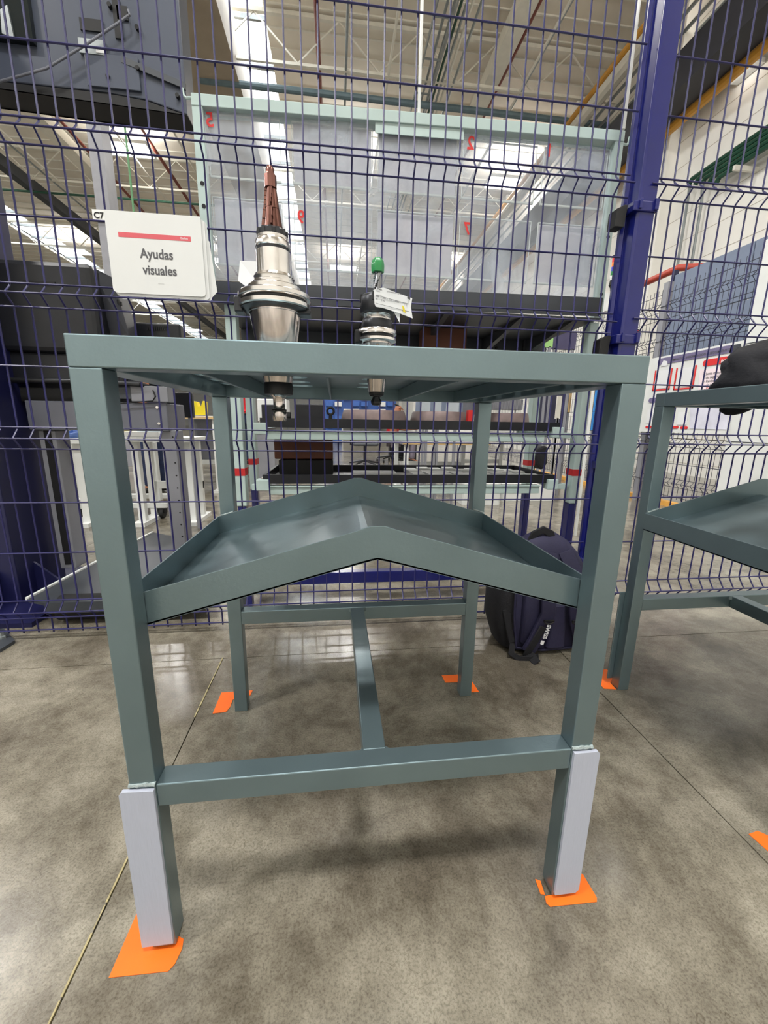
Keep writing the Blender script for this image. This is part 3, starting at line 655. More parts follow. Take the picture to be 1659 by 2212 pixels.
# dark shelf with brackets
sf = thing('shelf_board', 'charcoal steel shelf with underside brackets below the clear board', 'shelf', (.27, 1.3, 1.24))
mb = MB()
build('front_lip', MB().prism([(-.50, 1.17, 1.236), (1.035, 1.17, 1.252), (1.035, 1.17, 1.322), (-.50, 1.17, 1.304)], (0, .004, 0)), DARK, sf)
build('shelf_plate', MB().box((-.50, 1.174, 1.240), (1.035, 1.64, 1.246)), DARK, sf)
build('back_lip', MB().box((-.50, 1.64, 1.16), (1.035, 1.645, 1.246)), DARK, sf)
for x in (-.40, .06, .38, .70, .93): build('bracket', MB().prism([(x, 1.18, 1.238), (x, 1.64, 1.238), (x, 1.64, 1.175), (x, 1.60, 1.175)], (.022, 0, 0)), DARK, sf)
for x in (-.28, .10, .22, .50, .78): build('screw', MB().tube([(x, 1.634, 1.2), (x, 1.64, 1.2)], .007, 8), BLACKR, sf)
build('side_arm', MB().box((-.46, 1.62, 1.13), (-.40, 1.66, 1.24)), DARK, sf); build('side_arm', MB().box((.92, 1.62, 1.0), (.98, 1.66, 1.24)), DARK, sf)
# display frame with clear board
fr = thing('board_stand', 'pale mint steel frame with hooks around a clear board above the shelf', 'frame', (.27, 1.2, 1.26))
for x in (-.527, 1.02): 
    u = build('frame_upright', MB().box((x, RY-.01, 1.245), (x+.035, RY+.02, 1.86 if x < 0 else 1.885)), MINT, fr, bevel=.002)
    for z in (1.62, 1.55, 1.34): build('screw_head', MB().tube([(x+.017, RY-.012, z), (x+.017, RY-.008, z)], .007, 10), BLACKR, u, True)
def tilt(mb, k=.018): mb.v = [(v[0], v[1], v[2]+k*(v[0]+.5)) for v in mb.v]; return mb
build('frame_top', tilt(MB().box((-.527, RY-.012, 1.848), (1.055, RY+.03, 1.884))), MINT, fr, bevel=.002)
build('frame_top_lip', tilt(MB().box((-.50, RY+.03, 1.842), (1.05, RY+.034, 1.895))), MINT, fr)
build('centre_plate', tilt(MB().box((.098, RY-.006, 1.815), (.425, RY-.002, 1.850))), MINT, fr)
for s, x in ((-1, -.527), (1, 1.055)):
    build('hook', MB().tube([(x, RY, 1.875), (x+s*.018, RY, 1.873), (x+s*.026, RY, 1.880), (x+s*.028, RY, 1.900)], .0045, 8), MINT, fr, True)
ab = build('clear_board', MB().box((-.492, RY+.006, 1.318), (1.02, RY+.010, 1.860)), ACRYL, fr)
bd = thing('document_board', 'clear document pockets with grey-backed sheets and mirrored red numbers', 'document board', (.27, RY+.02, 1.36))
edge = mat('pocket_edge', (206, 212, 206), .3, 0, .03)
def sheet(x0, x1, z0, z1): return build('paper_sheet', MB().box((x0, RY+.022, z0), (x1, RY+.0232, z1)), PAPERB, bd)
def pocket(x0, x1, z0, z1):
    o = build('clear_pocket', MB().box((x0, RY+.012, z0), (x1, RY+.0135, z1)), POCK, bd)
    e = MB()
    e.box((x0, RY+.0105, z0-.003), (x1, RY+.018, z0+.003)).box((x0, RY+.0105, z1-.002), (x1, RY+.018, z1+.001)).box((x0-.001, RY+.0105, z0), (x0+.001, RY+.015, z1)).box((x1-.001, RY+.0105, z0), (x1+.001, RY+.015, z1))
    build('pocket_edge', e, edge, o)
for k, (x0, x1) in enumerate(((-.485, -.24), (-.198, .090), (.110, .412), (.432, .72), (.75, 1.01))):
    for (z0, z1) in ((1.655, 1.845), (1.375, 1.592)):
        pocket(x0, x1, z0, z1)
        if (k, z0) in ((0, 1.375), (1, 1.655), (2, 1.655), (2, 1.375), (4, 1.375)): sheet(x0+.004, x1-.004, z0+.004, z1-.003 if z0 < 1.5 else z1+.0)
for (s, x, z) in (('5', -.462, 1.800), ('9', -.160, 1.525), ('2', .468, 1.810), ('1', .776, 1.812), ('7', .472, 1.528)):
    build('red_number', text_mb(s,   .060, (x+.002, RY+.004, z), (1, 0, 0), (0, 0, 1), .0011, 'LEFT', True, squeeze=.95), RED, bd)
# rods hanging from roof to the frame
for k, (x0, y0, x1, y1) in enumerate(((905, 245, 893, 0), (1345, 280, 1370, 0))):
    a = onY(x0, y0, RY+.04); solo('hanging_rod', MB().tube([(a.x, a.y, a.z), (a.x, a.y, 8.4)], .006 if k == 0 else .009, 8), WHITE, ('thin white rod rising from the middle of the frame', 'white rod rising from the right end of the frame')[k], 'rod', smooth=True)
# things on the rack trays
tz = .789
def ring(px0, px1, Y, lab, z=tz):
    a, b = onY(px0, 905, Y), onY(px1, 905, Y); r = (b.x-a.x)/2; c = ((a.x+b.x)/2, Y, z)
    h = .075
    solo('cast_ring', MB().lathe(c, [(r*1.03, 0), (r*1.03, h*.35), (r*.96, h*.9), (r*.93, h), (r*.70, h), (r*.68, h*.94), (r*.68, .004)], 44), CAST, lab, 'ring', 'machined rings on the upper tray', True)
ring(738, 876, 1.42, 'machined metal ring, leftmost on the upper tray')
ring(888, 1006, 1.44, 'machined metal ring, middle one on the upper tray beside the seated person')
ring(1048, 1138, 1.45, 'machined metal ring, rightmost on the upper tray')
t = thing('fixture_block', 'black machine fixture block with an eye bolt at the left of the upper tray', 'fixture', (0, 1.45, tz))
c0, c1 = bp(612, 893, 722, 912, 1.30, .2); build('base', MB().box((c0[0], 1.30, tz), (c1[0], 1.5, tz+.03)), BLACK, t, bevel=.003)
c0, c1 = bp(636, 860, 700, 895, 1.34, .12); build('block', MB().box((c0[0], 1.34, tz+.03), (c1[0], 1.46, .885)), BLACK, t, bevel=.004)
c0, c1 = bp(616, 868, 628, 890, 1.34, .05); build('knob', MB().tube([(c0[0], 1.36, .83), (c0[0]+.02, 1.36, .83)], .02, 16), BLACKR, t, True)
p = onY(714, 888, 1.28); eb = MB(); eb.tube([(p.x+.014*math.cos(a*math.pi/10), 1.28, p.z+.014*math.sin(a*math.pi/10)) for a in range(21)], .005, 8, False); eb.tube([(p.x, 1.28, p.z-.013), (p.x, 1.28, tz)], [.007, .010], 8)
solo('eye_bolt', eb, BLACKR, 'black eye bolt standing beside the fixture block', 'bolt', smooth=True)
c0, c1 = bp(1012, 886, 1022, 898, 1.32, .02); solo('red_gauge', MB().box((c0[0], 1.32, tz), (c1[0]+.005, 1.35, c1[2])), RED, 'small red block between two rings on the upper tray', 'gauge')
lz = .561
c0, c1 = bp(592, 950, 719, 990, 1.36, .2)
solo('carton', MB().box((c0[0], 1.36, .643), (c1[0], 1.56, c1[2])), BROWN, 'brown carton stacked on a black crate on the lower tray', 'box', bevel=.006)
solo('crate', MB().box((c0[0]+.02, 1.345, lz), (c1[0], 1.57, .640)), BLACKR, 'black crate under the brown carton on the lower tray', 'box', bevel=.004)
c0, c1 = bp(592, 944, 719, 951, 1.32, .2)
solo('flat_plate', MB().box((c0[0], 1.30, c1[2]+.006), (c1[0], 1.6, c1[2]+.018)), GALV, 'pale plate lying above the brown carton', 'plate')
c0, c1 = bp(915, 706, 1008, 748, 1.42, .1)
solo('carton', MB().box((c0[0], 1.42, c0[2]-.02), (c1[0], 1.52, 1.236)), BROWN, 'dark brown carton hung under the charcoal shelf', 'box')
solo('flat_tray', MB().box((-.02, 1.28, lz), (.36, 1.40, lz+.016)), BLACK, 'low black tray in front of the pale insert on the lower tray', 'tray')
solo('paper_roll', MB().box((.02, 1.30, lz+.016), (.22, 1.36, lz+.032)), PAPER, 'wrapped white sheet lying on the low black tray', 'paper', bevel=.006)
k = 0
for i in range(9):
    for j in range(4):
        x = .30+i*.066+random.uniform(-.004, .004); y = 1.235+j*.09
        if i == 4 and j == 0: continue
        solo('white_block', MB().box((x, y, lz), (x+.058, y+.08, lz+.014+.012*random.random())), WHITE, 'small white machined block laid out on the lower tray', 'block', 'white blocks on the lower tray', bevel=.002)
for o in COL.objects:
    if o.name.startswith('white_block'):
        c = int(round((o.location.x-.33)/.066))+1; r_ = int(round((o.location.y-1.275)/.09))+1
        o['label'] = 'white block on the lower tray, %s from the left in the %s row' % (ordn(max(0, c-1)), ('front', 'second', 'third', 'back')[max(0, min(3, r_-1))])
# ================================================================== LEFT MACHINES
tv = thing('hanging_enclosure', 'large slate and black machine enclosure hanging at the top left', 'machine', (-1.2, 1.8, 2.0))
EY = 1.6; SL = mat('slate_enclosure', (70, 76, 90), .3, 0, .08, 4)
z0 = onY(150, 190, EY).z; YB = max(EY+.12, onZ(150, 226, z0).y)
xq = onY(402, 215, EY).x
build('shell', MB().prism([(-2.1, EY, z0), (-.98, EY, z0), (-.82, EY, z0-.012), (xq, EY, z0-.05), (xq, EY, 3.3), (-2.1, EY, 3.3)], (0, YB-EY, 0)), SL, tv, bevel=.004)
build('underside', MB().prism([(-2.1, EY+.002, z0-.003), (-.98, EY+.002, z0-.003), (-.82, EY+.002, z0-.015), (xq, EY+.002, z0-.053), (xq, EY+.002, z0-.050), (-2.1, EY+.002, z0+.002)], (0, YB-EY, 0)), BLACKR, tv)  # shade under the enclosure put in as a black sheet
pass
c0, c1 = bp(-40, -20, 130, 150, EY-.02, .02)
build('dark_window', MB().box((-1.9, EY-.022, 2.24), (-1.21, EY, 3.2)), mat('dark_glass', (26, 34, 36), .12, 0, .3, 3), tv)
build('label_strip', MB().prism([onY(0, 20, EY-.03), onY(15, 10, EY-.03), onY(30, 82, EY-.03), onY(4, 72, EY-.03)], (0, .008, 0)), GALV, tv)
for (x0, y0, x1, y1, m) in ((172, 40, 222, 66, BLACKR), (245, 0, 262, 82, BLACKR), (252, 12, 275, 42, BLACKR)):
    build('recess', MB().box(*bp(x0, y0, x1, y1, EY-.006, .006)), m, tv)
build('clear_cover', MB().box(*bp(170, 84, 226, 116, EY-.012, .012)), GALV, tv)
build('label_plate', MB().box(*bp(207, 102, 226, 114, EY-.014, .014)), PAPER, tv)
build('step_panel', MB().box(*bp(186, 118, 300, 190, EY-.010, .010)), SL, tv, bevel=.002)
build('slanted_trim', MB().prism([onY(262, 120, EY-.012), onY(400, 178, EY-.012), onY(400, 192, EY-.012), onY(262, 134, EY-.012)], (0, .012, 0)), DARK, tv)
for (x, y) in ((236, 10), (296, 59), (297, 147), (383, 206), (233, 165)): p = onY(x, y, EY-.012); build('screw', MB().tube([(p.x, EY-.016, p.z), (p.x, EY, p.z)], .008, 10), BLACKR, tv, True)
pts = [onY(277, 22, EY-.02), onY(280, 32, EY-.03), onY(258, 48, EY-.03), onY(180, 100, EY-.03), onY(100, 148, EY-.03), onY(0, 176, EY-.03), onY(-60, 190, EY-.02)]
build('power_cable', MB().tube(pts, .0045, 8), mat('grey_cable', (110, 112, 122), .5), tv, True)
# big monitor
mo = thing('large_monitor', 'large black monitor seen from behind, on the grey pedestal at left', 'monitor', (-1.3, 1.6, .95))
a0 = onY(205, 575, 1.5)
build('rear_casing', MB().box((-1.9, 1.46, 1.08), (a0.x, 1.62, a0.z)), BLACK, mo, bevel=.02)
build('casing_shell', MB().prism([(a0.x-.02, 1.50, a0.z), (onY(243, 598, 1.56).x, 1.56, onY(243, 598, 1.56).z), (onY(277, 720, 1.56).x, 1.56, onY(277, 720, 1.56).z), (onY(277, 720, 1.56).x, 1.56, .93), (-1.9, 1.56, .93), (-1.9, 1.56, a0.z)], (0, .10, 0)), mat('grey_black_shell', (52, 54, 62), .35, 0, .1), mo, bevel=.006)
build('lower_casing', MB().box((-1.9, 1.48, .96), (-1.0, 1.58, 1.08)), BLACK, mo, bevel=.01)
for q in range(6):
    p = onY(228+q*6, 630+q*4.5, 1.545); build('vent_slot', MB().box((p.x-.003, 1.552, p.z-.012), (p.x+.003, 1.562, p.z+.004)), BLACKR, mo)
build('handle_recess', MB().box(*bp(50, 607, 118, 614, 1.455, .01)), BLACKR, mo)
build('guard_bar', MB().tube([onY(-30, 820, 1.45), onY(200, 824, 1.45), onY(300, 830, 1.46), onY(372, 850, 1.6)], .011, 10), GUN, mo, True)
build('under_box', MB().box(*bp(-20, 838, 245, 868, 1.5, .2)), BLACKR, mo)
sm_ = thing('small_monitor', 'small black monitor seen from behind, right of the large one', 'monitor', onY(340, 735, 1.75))
build('rear_casing', MB().box(*bp(276, 697, 391, 765, 1.75, .05)), BLACK, sm_, bevel=.008)
for q in range(11): p = onY(318+q*4, 704, 1.745); build('vent_slot', MB().box((p.x-.0025, 1.745, p.z-.02), (p.x+.0025, 1.752, p.z)), BLACKR, sm_)
build('stand_neck', MB().box(*bp(320, 765, 345, 862, 1.77, .03)), BLACK, sm_)
a, b = bp(320, 845, 345, 862, 1.77, .03); build('stand_arm', MB().box((a[0], 1.69, a[2]), (b[0], 1.77, b[2])), BLACK, sm_)
pd = thing('machine_pedestal', 'grey sheet metal pedestal on posts carrying the monitors at left', 'pedestal', (-1.1, 1.55, 0))
build('head_box', MB().box(*bp(58, 868, 362, 930, 1.48, .22)), MGREY, pd, bevel=.004)
build('junction_box', MB().box(*bp(282, 834, 362, 868, 1.47, .08)), LGREY, pd, bevel=.003)
build('control_box', MB().box(*bp(246, 836, 284, 862, 1.47, .1)), DARK, pd, bevel=.003)
build('cable_loop', MB().tube([onY(330, 843, 1.465), onY(336, 856, 1.46), onY(330, 866, 1.465), onY(250, 872, 1.465)], .003, 6), BLACKR, pd, True)
for (x, y) in ((340, 880), (344, 915)): p = onY(x, y, 1.478); build('rivet', MB().tube([(p.x, 1.474, p.z), (p.x, 1.482, p.z)], .006, 10), CHROME, pd, True)
for (xa, ya, xb, yb, Y) in ((82, 930, 118, 1270, 1.50), (346, 930, 378, 1300, 1.50)):
    a, b = onY(xa, ya, Y), onY(xb, ya, Y)
    lg = build('post', MB().box((a.x, Y, .1), (b.x, Y+.10, a.z)), LGREY, pd, bevel=.003)
    if xa < 100: build('slot', MB().box(((a.x+b.x)/2-.012, Y-.002, .12), ((a.x+b.x)/2+.018, Y, a.z)), BLACKR, lg)
    else: 
        for q in range(9): build('hole', MB().tube([((a.x+b.x)/2+.02, Y-.001, .25+q*.06), ((a.x+b.x)/2+.02, Y+.002, .25+q*.06)], .004, 8), BLACKR, lg)
ed = [onZ(58, 1294, .10), onZ(205, 1212, .10), onZ(330, 1150, .10)]
poly = [(ed[0].x, ed[0].y, .088), (ed[2].x, ed[2].y, .088), (ed[2].x+.25, ed[2].y-.15, .088), (ed[0].x+.75, 1.10, .088), (ed[0].x+.1, 1.10, .088)]
pf = thing('machine_platform', 'low grey sloping platform with a pale edge behind the fence at left', 'platform', (-1.0, 1.3, 0))
build('plate', MB().prism(poly, (0, 0, .012)), DARK, pf)
build('pale_edge', MB().bar(ed[0], ed[2], .012, .014), WHITE, pf)
build('front_skirt', MB().box((poly[4][0], 1.09, .06), (poly[3][0], 1.10, .105)), DARK, pf)
build('roller', MB().tube([(-1.17, 1.16, .055), (-.97, 1.16, .055)], .052, 20), BLACKR, pf, True)
for x in (-1.2, -.5): build('foot', MB().box((x, 1.2, 0), (x+.05, 1.25, .09)), DARK, pf)
# ================================================================== BENCHES, BINS, PEOPLE
def bench(name, px0, px1, pyt, Y, dep, lab, legs=True, top=WHITE, drop=0.0, edge_m=None):
    a, b = onY(px0, pyt, Y), onY(px1, pyt, Y); z = a.z
    t = thing(name, lab, 'workbench', ((a.x+b.x)/2, Y+dep/2, 0))
    build('bench_top', MB().box((a.x, Y, z-.035), (b.x, Y+dep, z)), top, t, bevel=.003)
    if edge_m: build('edge_strip', MB().box((a.x, Y-.004, z-.03), (b.x, Y, z-.004)), edge_m, t)
    for x in (a.x+.03, b.x-.08):
        build('leg', MB().box((x, Y+.05, .03), (x+.05, Y+.1, z-.035)), WHITE, t)
        build('leg', MB().box((x, Y+dep-.1, .03), (x+.05, Y+dep-.05, z-.035)), WHITE, t)
        build('foot', MB().box((x-.02, Y-.02, 0), (x+.07, Y+dep+.02, .03)), WHITE, t)
    build('cross_bar', MB().box((a.x+.03, Y+dep-.08, .25), (b.x-.03, Y+dep-.05, .31)), WHITE, t)
    return t
bench('workbench', -60, 66, 905, 3.2, .7, 'wood-edged bench with an orange sheet at the far left', edge_m=WOOD)
bench('workbench', 105, 170, 948, 2.7, .4, 'low white bench with a blue bin between pedestal and stand leg')
bench('workbench', 12, 80, 966, 2.6, .3, 'low white bench under the blue bin at the far left edge')
bench('workbench', 262, 412, 944, 2.7, .36, 'white bench behind the pedestal beside the standing legs')
bench('workbench', 350, 470, 897, 4.2, .8, 'white bench with yellow holder left of the rack', edge_m=WOOD)
solo('orange_sheet', pbox(12, 895, 64, 906, 3.15, .3), ORNG, 'orange sheet lying on the far left bench', 'sheet')
solo('red_bracket', MB().bar(onY(10, 862, 3.3), onY(60, 888, 3.3), .02, .03).bar(onY(30, 862, 3.3), onY(56, 868, 3.3), .02, .03), REDT, 'red bracket frame above the orange sheet', 'frame')
def bin_(x0, y0, x1, y1, Y, lab):
    a, b = bp(x0, y0, x1, y1, Y, .25); w_ = b[0]-a[0]; mb = MB()
    mb.add([(a[0]+.02, a[1]+.02, a[2]), (b[0]-.02, a[1]+.02, a[2]), (b[0]-.02, b[1], a[2]), (a[0]+.02, b[1], a[2]), (a[0], a[1], b[2]-.03), (b[0], a[1], b[2]-.03), (b[0], b[1]+.02, b[2]), (a[0], b[1]+.02, b[2])],
           [(0, 3, 2, 1), (0, 1, 5, 4), (1, 2, 6, 5), (2, 3, 7, 6), (3, 0, 4, 7)])
    t = thing('storage_bin', lab, 'bin', ((a[0]+b[0])/2, a[1], a[2]), 'blue plastic bins')
    o = build('shell', mb, BLUEB, t); s = o.modifiers.new('s', 'SOLIDIFY'); s.thickness = .006
    build('rim', MB().box((a[0]-.004, a[1]-.006, b[2]-.035), (b[0]+.004, a[1], b[2]-.025)), BLUEB, t)
    build('card_label', MB().box((b[0]-w_*.35, a[1]-.004, a[2]+.03), (b[0]-w_*.08, a[1]+.012, b[2]-.05)), PAPER, t)
bin_(20, 943, 74, 966, 2.6, 'blue plastic bin at the far left beside the navy column')
bin_(107, 932, 134, 949, 2.75, 'blue plastic bin on the low white bench')
bin_(554, 918, 590, 935, 4.6, 'blue plastic bin seen through the rack, left of the brown carton')
a, b = bp(550, 935, 592, 990, 4.58, .3); solo('bin_cabinet', MB().box((a[0], 4.58, 0), b), LGREY, 'grey cabinet under the blue bin seen through the rack', 'cabinet')
solo('white_machine', pbox(25, 962, 200, 1002, onZ(100, 1002, 0).y, .8), WHITE, 'white machine cabinet base behind the benches at left', 'machine')
mb = pbox(60, 992, 86, 1004, onZ(73, 1004, 0).y, .1); solo('black_foot', mb, BLACKR, 'black rubber pad under the white machine base', 'pad', bevel=.01)
solo('machine_cabinet', pbox(420, 905, 480, 1000, 5.0, .6), LGREY, 'light grey cabinet between bench and back left leg', 'cabinet')
solo('rear_monitor', pbox(360, 848, 416, 902, 2.6, .04), BLACK, 'black monitor back standing beside the yellow holder', 'monitor', bevel=.005)
t = thing('bench_tray', 'white tray with papers on the bench behind the pedestal', 'tray', onY(300, 940, 2.7))
build('tray', pbox(268, 932, 342, 944, 2.7, .3), WHITE, t, bevel=.004)
build('paper_stack', pbox(296, 924, 340, 932, 2.75, .2), mat('light_blue_paper', (160, 196, 216), .6), t)
build('yellow_item', pbox(268, 926, 280, 932, 2.75, .1), YELL, t)
q = [onY(x, y, 4.22) for x, y in ((416, 897), (443, 897), (442, 868), (438, 866), (434, 877), (428, 879), (424, 868), (415, 866))]
solo('magazine_holder', MB().prism(q, (0, .1, 0)), YELL, 'bright yellow notched holder on the bench left of the rack', 'holder')
ca = thing('cart_base', 'white cart base on black castors behind the fence at left', 'cart', onZ(250, 1080, 0))
p1, p2 = onZ(162, 1095, .10), onZ(400, 1075, .10)
build('base_rail', MB().box((p1.x, p1.y-.03, .09), (p2.x, p1.y+.03, .13)), WHITE, ca, bevel=.003)
build('base_rail', MB().box((p1.x+.1, p1.y+.4, .09), (p2.x+.1, p1.y+.46, .13)), WHITE, ca, bevel=.003)
for x in (p1.x+.05, p2.x-.05):
    cs = build('castor_fork', MB().box((x-.03, p1.y-.02, .045), (x+.03, p1.y+.02, .09)), BLACKR, ca)
    build('wheel', MB().tube([(x-.014, p1.y, .042), (x+.014, p1.y, .042)], .042, 18), BLACKR, cs, True)
for x in (p1.x+.55, p2.x-.15): build('upright', MB().box((x, p1.y+.1, .13), (x+.05, p1.y+.15, .62)), WHITE, ca)
def skin(name, pts, edges, m, parent, sub=2, root=0):
    me = bpy.data.meshes.new(name); org = wpos(parent)
    me.from_pydata([tuple(Vector(p[:3])-org) for p in pts], edges, []); me.update(); me.materials.append(m)
    o = bpy.data.objects.new(name, me); COL.objects.link(o); o.parent = parent
    sk = o.modifiers.new('skin', 'SKIN'); sk.use_smooth_shade = True
    for i, p in enumerate(pts): d = me.skin_vertices[0].data[i]; d.radius = (p[3], p[4] if len(p) > 4 else p[3]); d.use_root = (i == root)
    ss = o.modifiers.new('sub', 'SUBSURF'); ss.levels = sub; ss.render_levels = sub
    return o
def person(label, base, ang, pose, trousers, shirt=SHIRT):
    """pose: dict of joints in local metres (x right, y forward)"""
    t = thing('person', label, 'person', base)
    ca_, sa_ = math.cos(ang), math.sin(ang)
    def G(k, r, r2=None):
        x, y, z = pose[k] if isinstance(k, str) else k
        return (base[0]+x*ca_-y*sa_, base[1]+x*sa_+y*ca_, base[2]+z, r, r2 or r)
    names = ['pelvis', 'waist', 'chest', 'neck', 'head', 'crown', 'shL', 'elL', 'wrL', 'haL', 'shR', 'elR', 'wrR', 'haR', 'hipL', 'knL', 'anL', 'toL', 'hipR', 'knR', 'anR', 'toR']
    rad = dict(pelvis=.13, waist=.12, chest=.14, neck=.055, head=.082, crown=.07, shL=.055, elL=.038, wrL=.027, haL=.03, shR=.055, elR=.038, wrR=.027, haR=.03, hipL=.085, knL=.055, anL=.04, toL=.035, hipR=.085, knR=.055, anR=.04, toR=.035)
    E = [('pelvis', 'waist'), ('waist', 'chest'), ('chest', 'neck'), ('neck', 'head'), ('head', 'crown')]
    for s in 'LR': E += [('chest', 'sh'+s), ('sh'+s, 'el'+s), ('el'+s, 'wr'+s), ('wr'+s, 'ha'+s), ('pelvis', 'hip'+s), ('hip'+s, 'kn'+s), ('kn'+s, 'an'+s), ('an'+s, 'to'+s)]
    V = [G(n, rad[n]) for n in names]; ed_ = [(names.index(a), names.index(b)) for a, b in E]
    # five fingers on each hand joined to the same skeleton
    for s in 'LR':
        h = Vector(pose['ha'+s]); wv = Vector(pose['wr'+s]); d = (h-wv).normalized(); sd = d.cross(Vector((0, 1, .2))).normalized()
        for q, (o_, l_) in enumerate(((-.028, .06), (-.010, .075), (.008, .07), (.024, .058), (.04, .035))):
            i0 = len(V); bse = h+sd*o_; V.append(G(tuple(bse+d*.02), .010)); V.append(G(tuple(bse+d*(.02+l_)+Vector((0, .012, 0))), .007))
            ed_ += [(names.index('ha'+s), i0), (i0, i0+1)]
    skin('body', V, ed_, SKIN, t)
    hd = Vector(pose['head']); fw = Vector(pose.get('face', (0, 1, 0))).normalized(); sdv = fw.cross(Vector((0, 0, 1))).normalized()
    W_ = lambda v: Vector(G(tuple(v), 1)[:3])
    build('nose', MB().tube([W_(hd+fw*.07+Vector((0, 0, .03))), W_(hd+fw*.105)], [.008, .014], 8), SKIN, t, True)
    for s in (-1, 1):
        build('eye', MB().tube([W_(hd+fw*.076+sdv*s*.03+Vector((0, 0, .03))), W_(hd+fw*.084+sdv*s*.03+Vector((0, 0, .03)))], .009, 8), BLACKR, t, True)
        build('ear', MB().tube([W_(hd+sdv*s*.075+Vector((0, 0, .0))), W_(hd+sdv*s*.09+Vector((0, 0, .03)))], [.012, .016], 8), SKIN, t, True)
    build('mouth', MB().tube([W_(hd+fw*.082+sdv*-.02+Vector((0, 0, -.035))), W_(hd+fw*.082+sdv*.02+Vector((0, 0, -.035)))], .005, 6), mat('lips', (140, 74, 66), .5), t, True)
    cr = Vector(pose['crown'])
    skin('hair', [G(tuple(hd-fw*.035+Vector((0, 0, .03))), .078), G(tuple(cr-fw*.012+Vector((0, 0, .012))), .078)], [(0, 1)], HAIR, t)
    def grow(nm, ks, es, m, add=.014, cut=None):
        V2 = [G(k, rad[k]+add) for k in ks]
        if cut:
            for (a, b, f) in cut: V2.append(G(tuple(Vector(pose[a]).lerp(Vector(pose[b]), f)), rad[a]*(1-f)+rad[b]*f+add))
        skin(nm, V2, es, m, t)
    grow('shirt', ['waist', 'chest', 'shL', 'shR'], [(0, 1), (1, 2), (1, 3), (2, 4), (3, 5), (0, 6), (1, 7)], shirt, .016, [('shL', 'elL', .85), ('shR', 'elR', .85), ('waist', 'pelvis', .7), ('chest', 'neck', .55)])
    grow('trousers', ['pelvis', 'hipL', 'knL', 'hipR', 'knR', 'anL', 'anR'], [(0, 1), (1, 2), (2, 5), (0, 3), (3, 4), (4, 6)], trousers, .018)
    for s in 'LR':
        a, b = Vector(pose['an'+s]), Vector(pose['to'+s])
        skin('shoe', [G(tuple(a-(b-a).normalized()*.05+Vector((0, 0, -.03))), .05, .04), G(tuple((a+b)/2+Vector((0, 0, -.02))), .05, .04), G(tuple(b+(b-a).normalized()*.03), .045, .035)], [(0, 1), (1, 2)], BLACKR, t)
    return t
STAND = dict(pelvis=(0, 0, .92), waist=(0, 0, 1.08), chest=(0, 0, 1.30), neck=(0, .0, 1.47), head=(0, .02, 1.58), crown=(0, .01, 1.65),
             shL=(-.19, 0, 1.39), elL=(-.23, .02, 1.10), wrL=(-.18, .16, .92), haL=(-.16, .22, .88), shR=(.19, 0, 1.39), elR=(.24, 0, 1.12), wrR=(.22, .18, .98), haR=(.20, .24, .95),
             hipL=(-.09, 0, .86), knL=(-.10, .03, .48), anL=(-.11, 0, .08), toL=(-.12, .13, .04), hipR=(.09, 0, .86), knR=(.10, .03, .48), anR=(.11, 0, .08), toR=(.12, .13, .04), face=(0, 1, -.1))
SIT = dict(pelvis=(0, 0, .50), waist=(0, .02, .66), chest=(0, .07, .88), neck=(0, .10, 1.04), head=(0, .15, 1.14), crown=(0, .15, 1.21),
           shL=(-.19, .08, .97), elL=(-.22, .20, .72), wrL=(-.14, .42, .74), haL=(-.12, .48, .75), shR=(.19, .08, .97), elR=(.22, .20, .72), wrR=(.14, .42, .74), haR=(.12, .48, .75),
           hipL=(-.10, .06, .50), knL=(-.12, .46, .50), anL=(-.12, .44, .09), toL=(-.12, .57, .04), hipR=(.10, .06, .50), knR=(.12, .46, .50), anR=(.12, .44, .09), toR=(.12, .57, .04), face=(0, 1, -.25))
pA = onZ(524, 1006, 0)
person('person in red shirt and jeans standing behind the rack, between its left uprights', (pA.x+.02, pA.y, 0), 0.9, STAND, JEANS)
pC = onZ(330, 1066, 0)
person('person in dark blue trousers standing at a bench behind the pedestal', (pC.x+.06, pC.y+.02, 0), 1.2, STAND, JEANS, NAVF)
pB = onZ(860, 1000, 0)
hB = onY(862, 882, pB.y)
person('seated person in a red shirt and grey trousers facing right behind the rings', (hB.x-.12, pB.y+.25, -.0+hB.z-1.14), -math.pi/2+.1, SIT, TROUS)
def chair(base, lab, m=DARK):
    t = thing('office_chair', lab, 'chair', base); bx, by, bz = base
    build('seat', MB().box((bx-.23, by-.22, .40), (bx+.23, by+.22, .46)), m, t, bevel=.03)
    build('backrest', MB().box((bx-.26, by-.20, .56), (bx-.22, by+.20, .95)), m, t, bevel=.02)
    build('back_arm', MB().tube([(bx-.1, by, .40), (bx-.26, by, .42), (bx-.25, by, .65)], .015, 8), BLACKR, t, True)
    build('column', MB().tube([(bx, by, .10), (bx, by, .41)], .025, 12), GUN, t, True)
    for k in range(5):
        a = k*2*math.pi/5+.3; e = (bx+.29*math.cos(a), by+.29*math.sin(a))
        l = build('foot_arm', MB().tube([(bx, by, .13), (e[0], e[1], .08)], [.024, .014], 8), GUN, t, True)
        build('castor', MB().tube([(e[0]-.015, e[1], .028), (e[0]+.015, e[1], .028)], .028, 12), BLACKR, l, True)
    return t
p = onZ(788, 1010, 0); chair((p.x, p.y, 0), 'empty dark office chair seen through the rack')
chair((hB.x-.12, pB.y+.25, 0), 'office chair under the seated person in red', DARK)
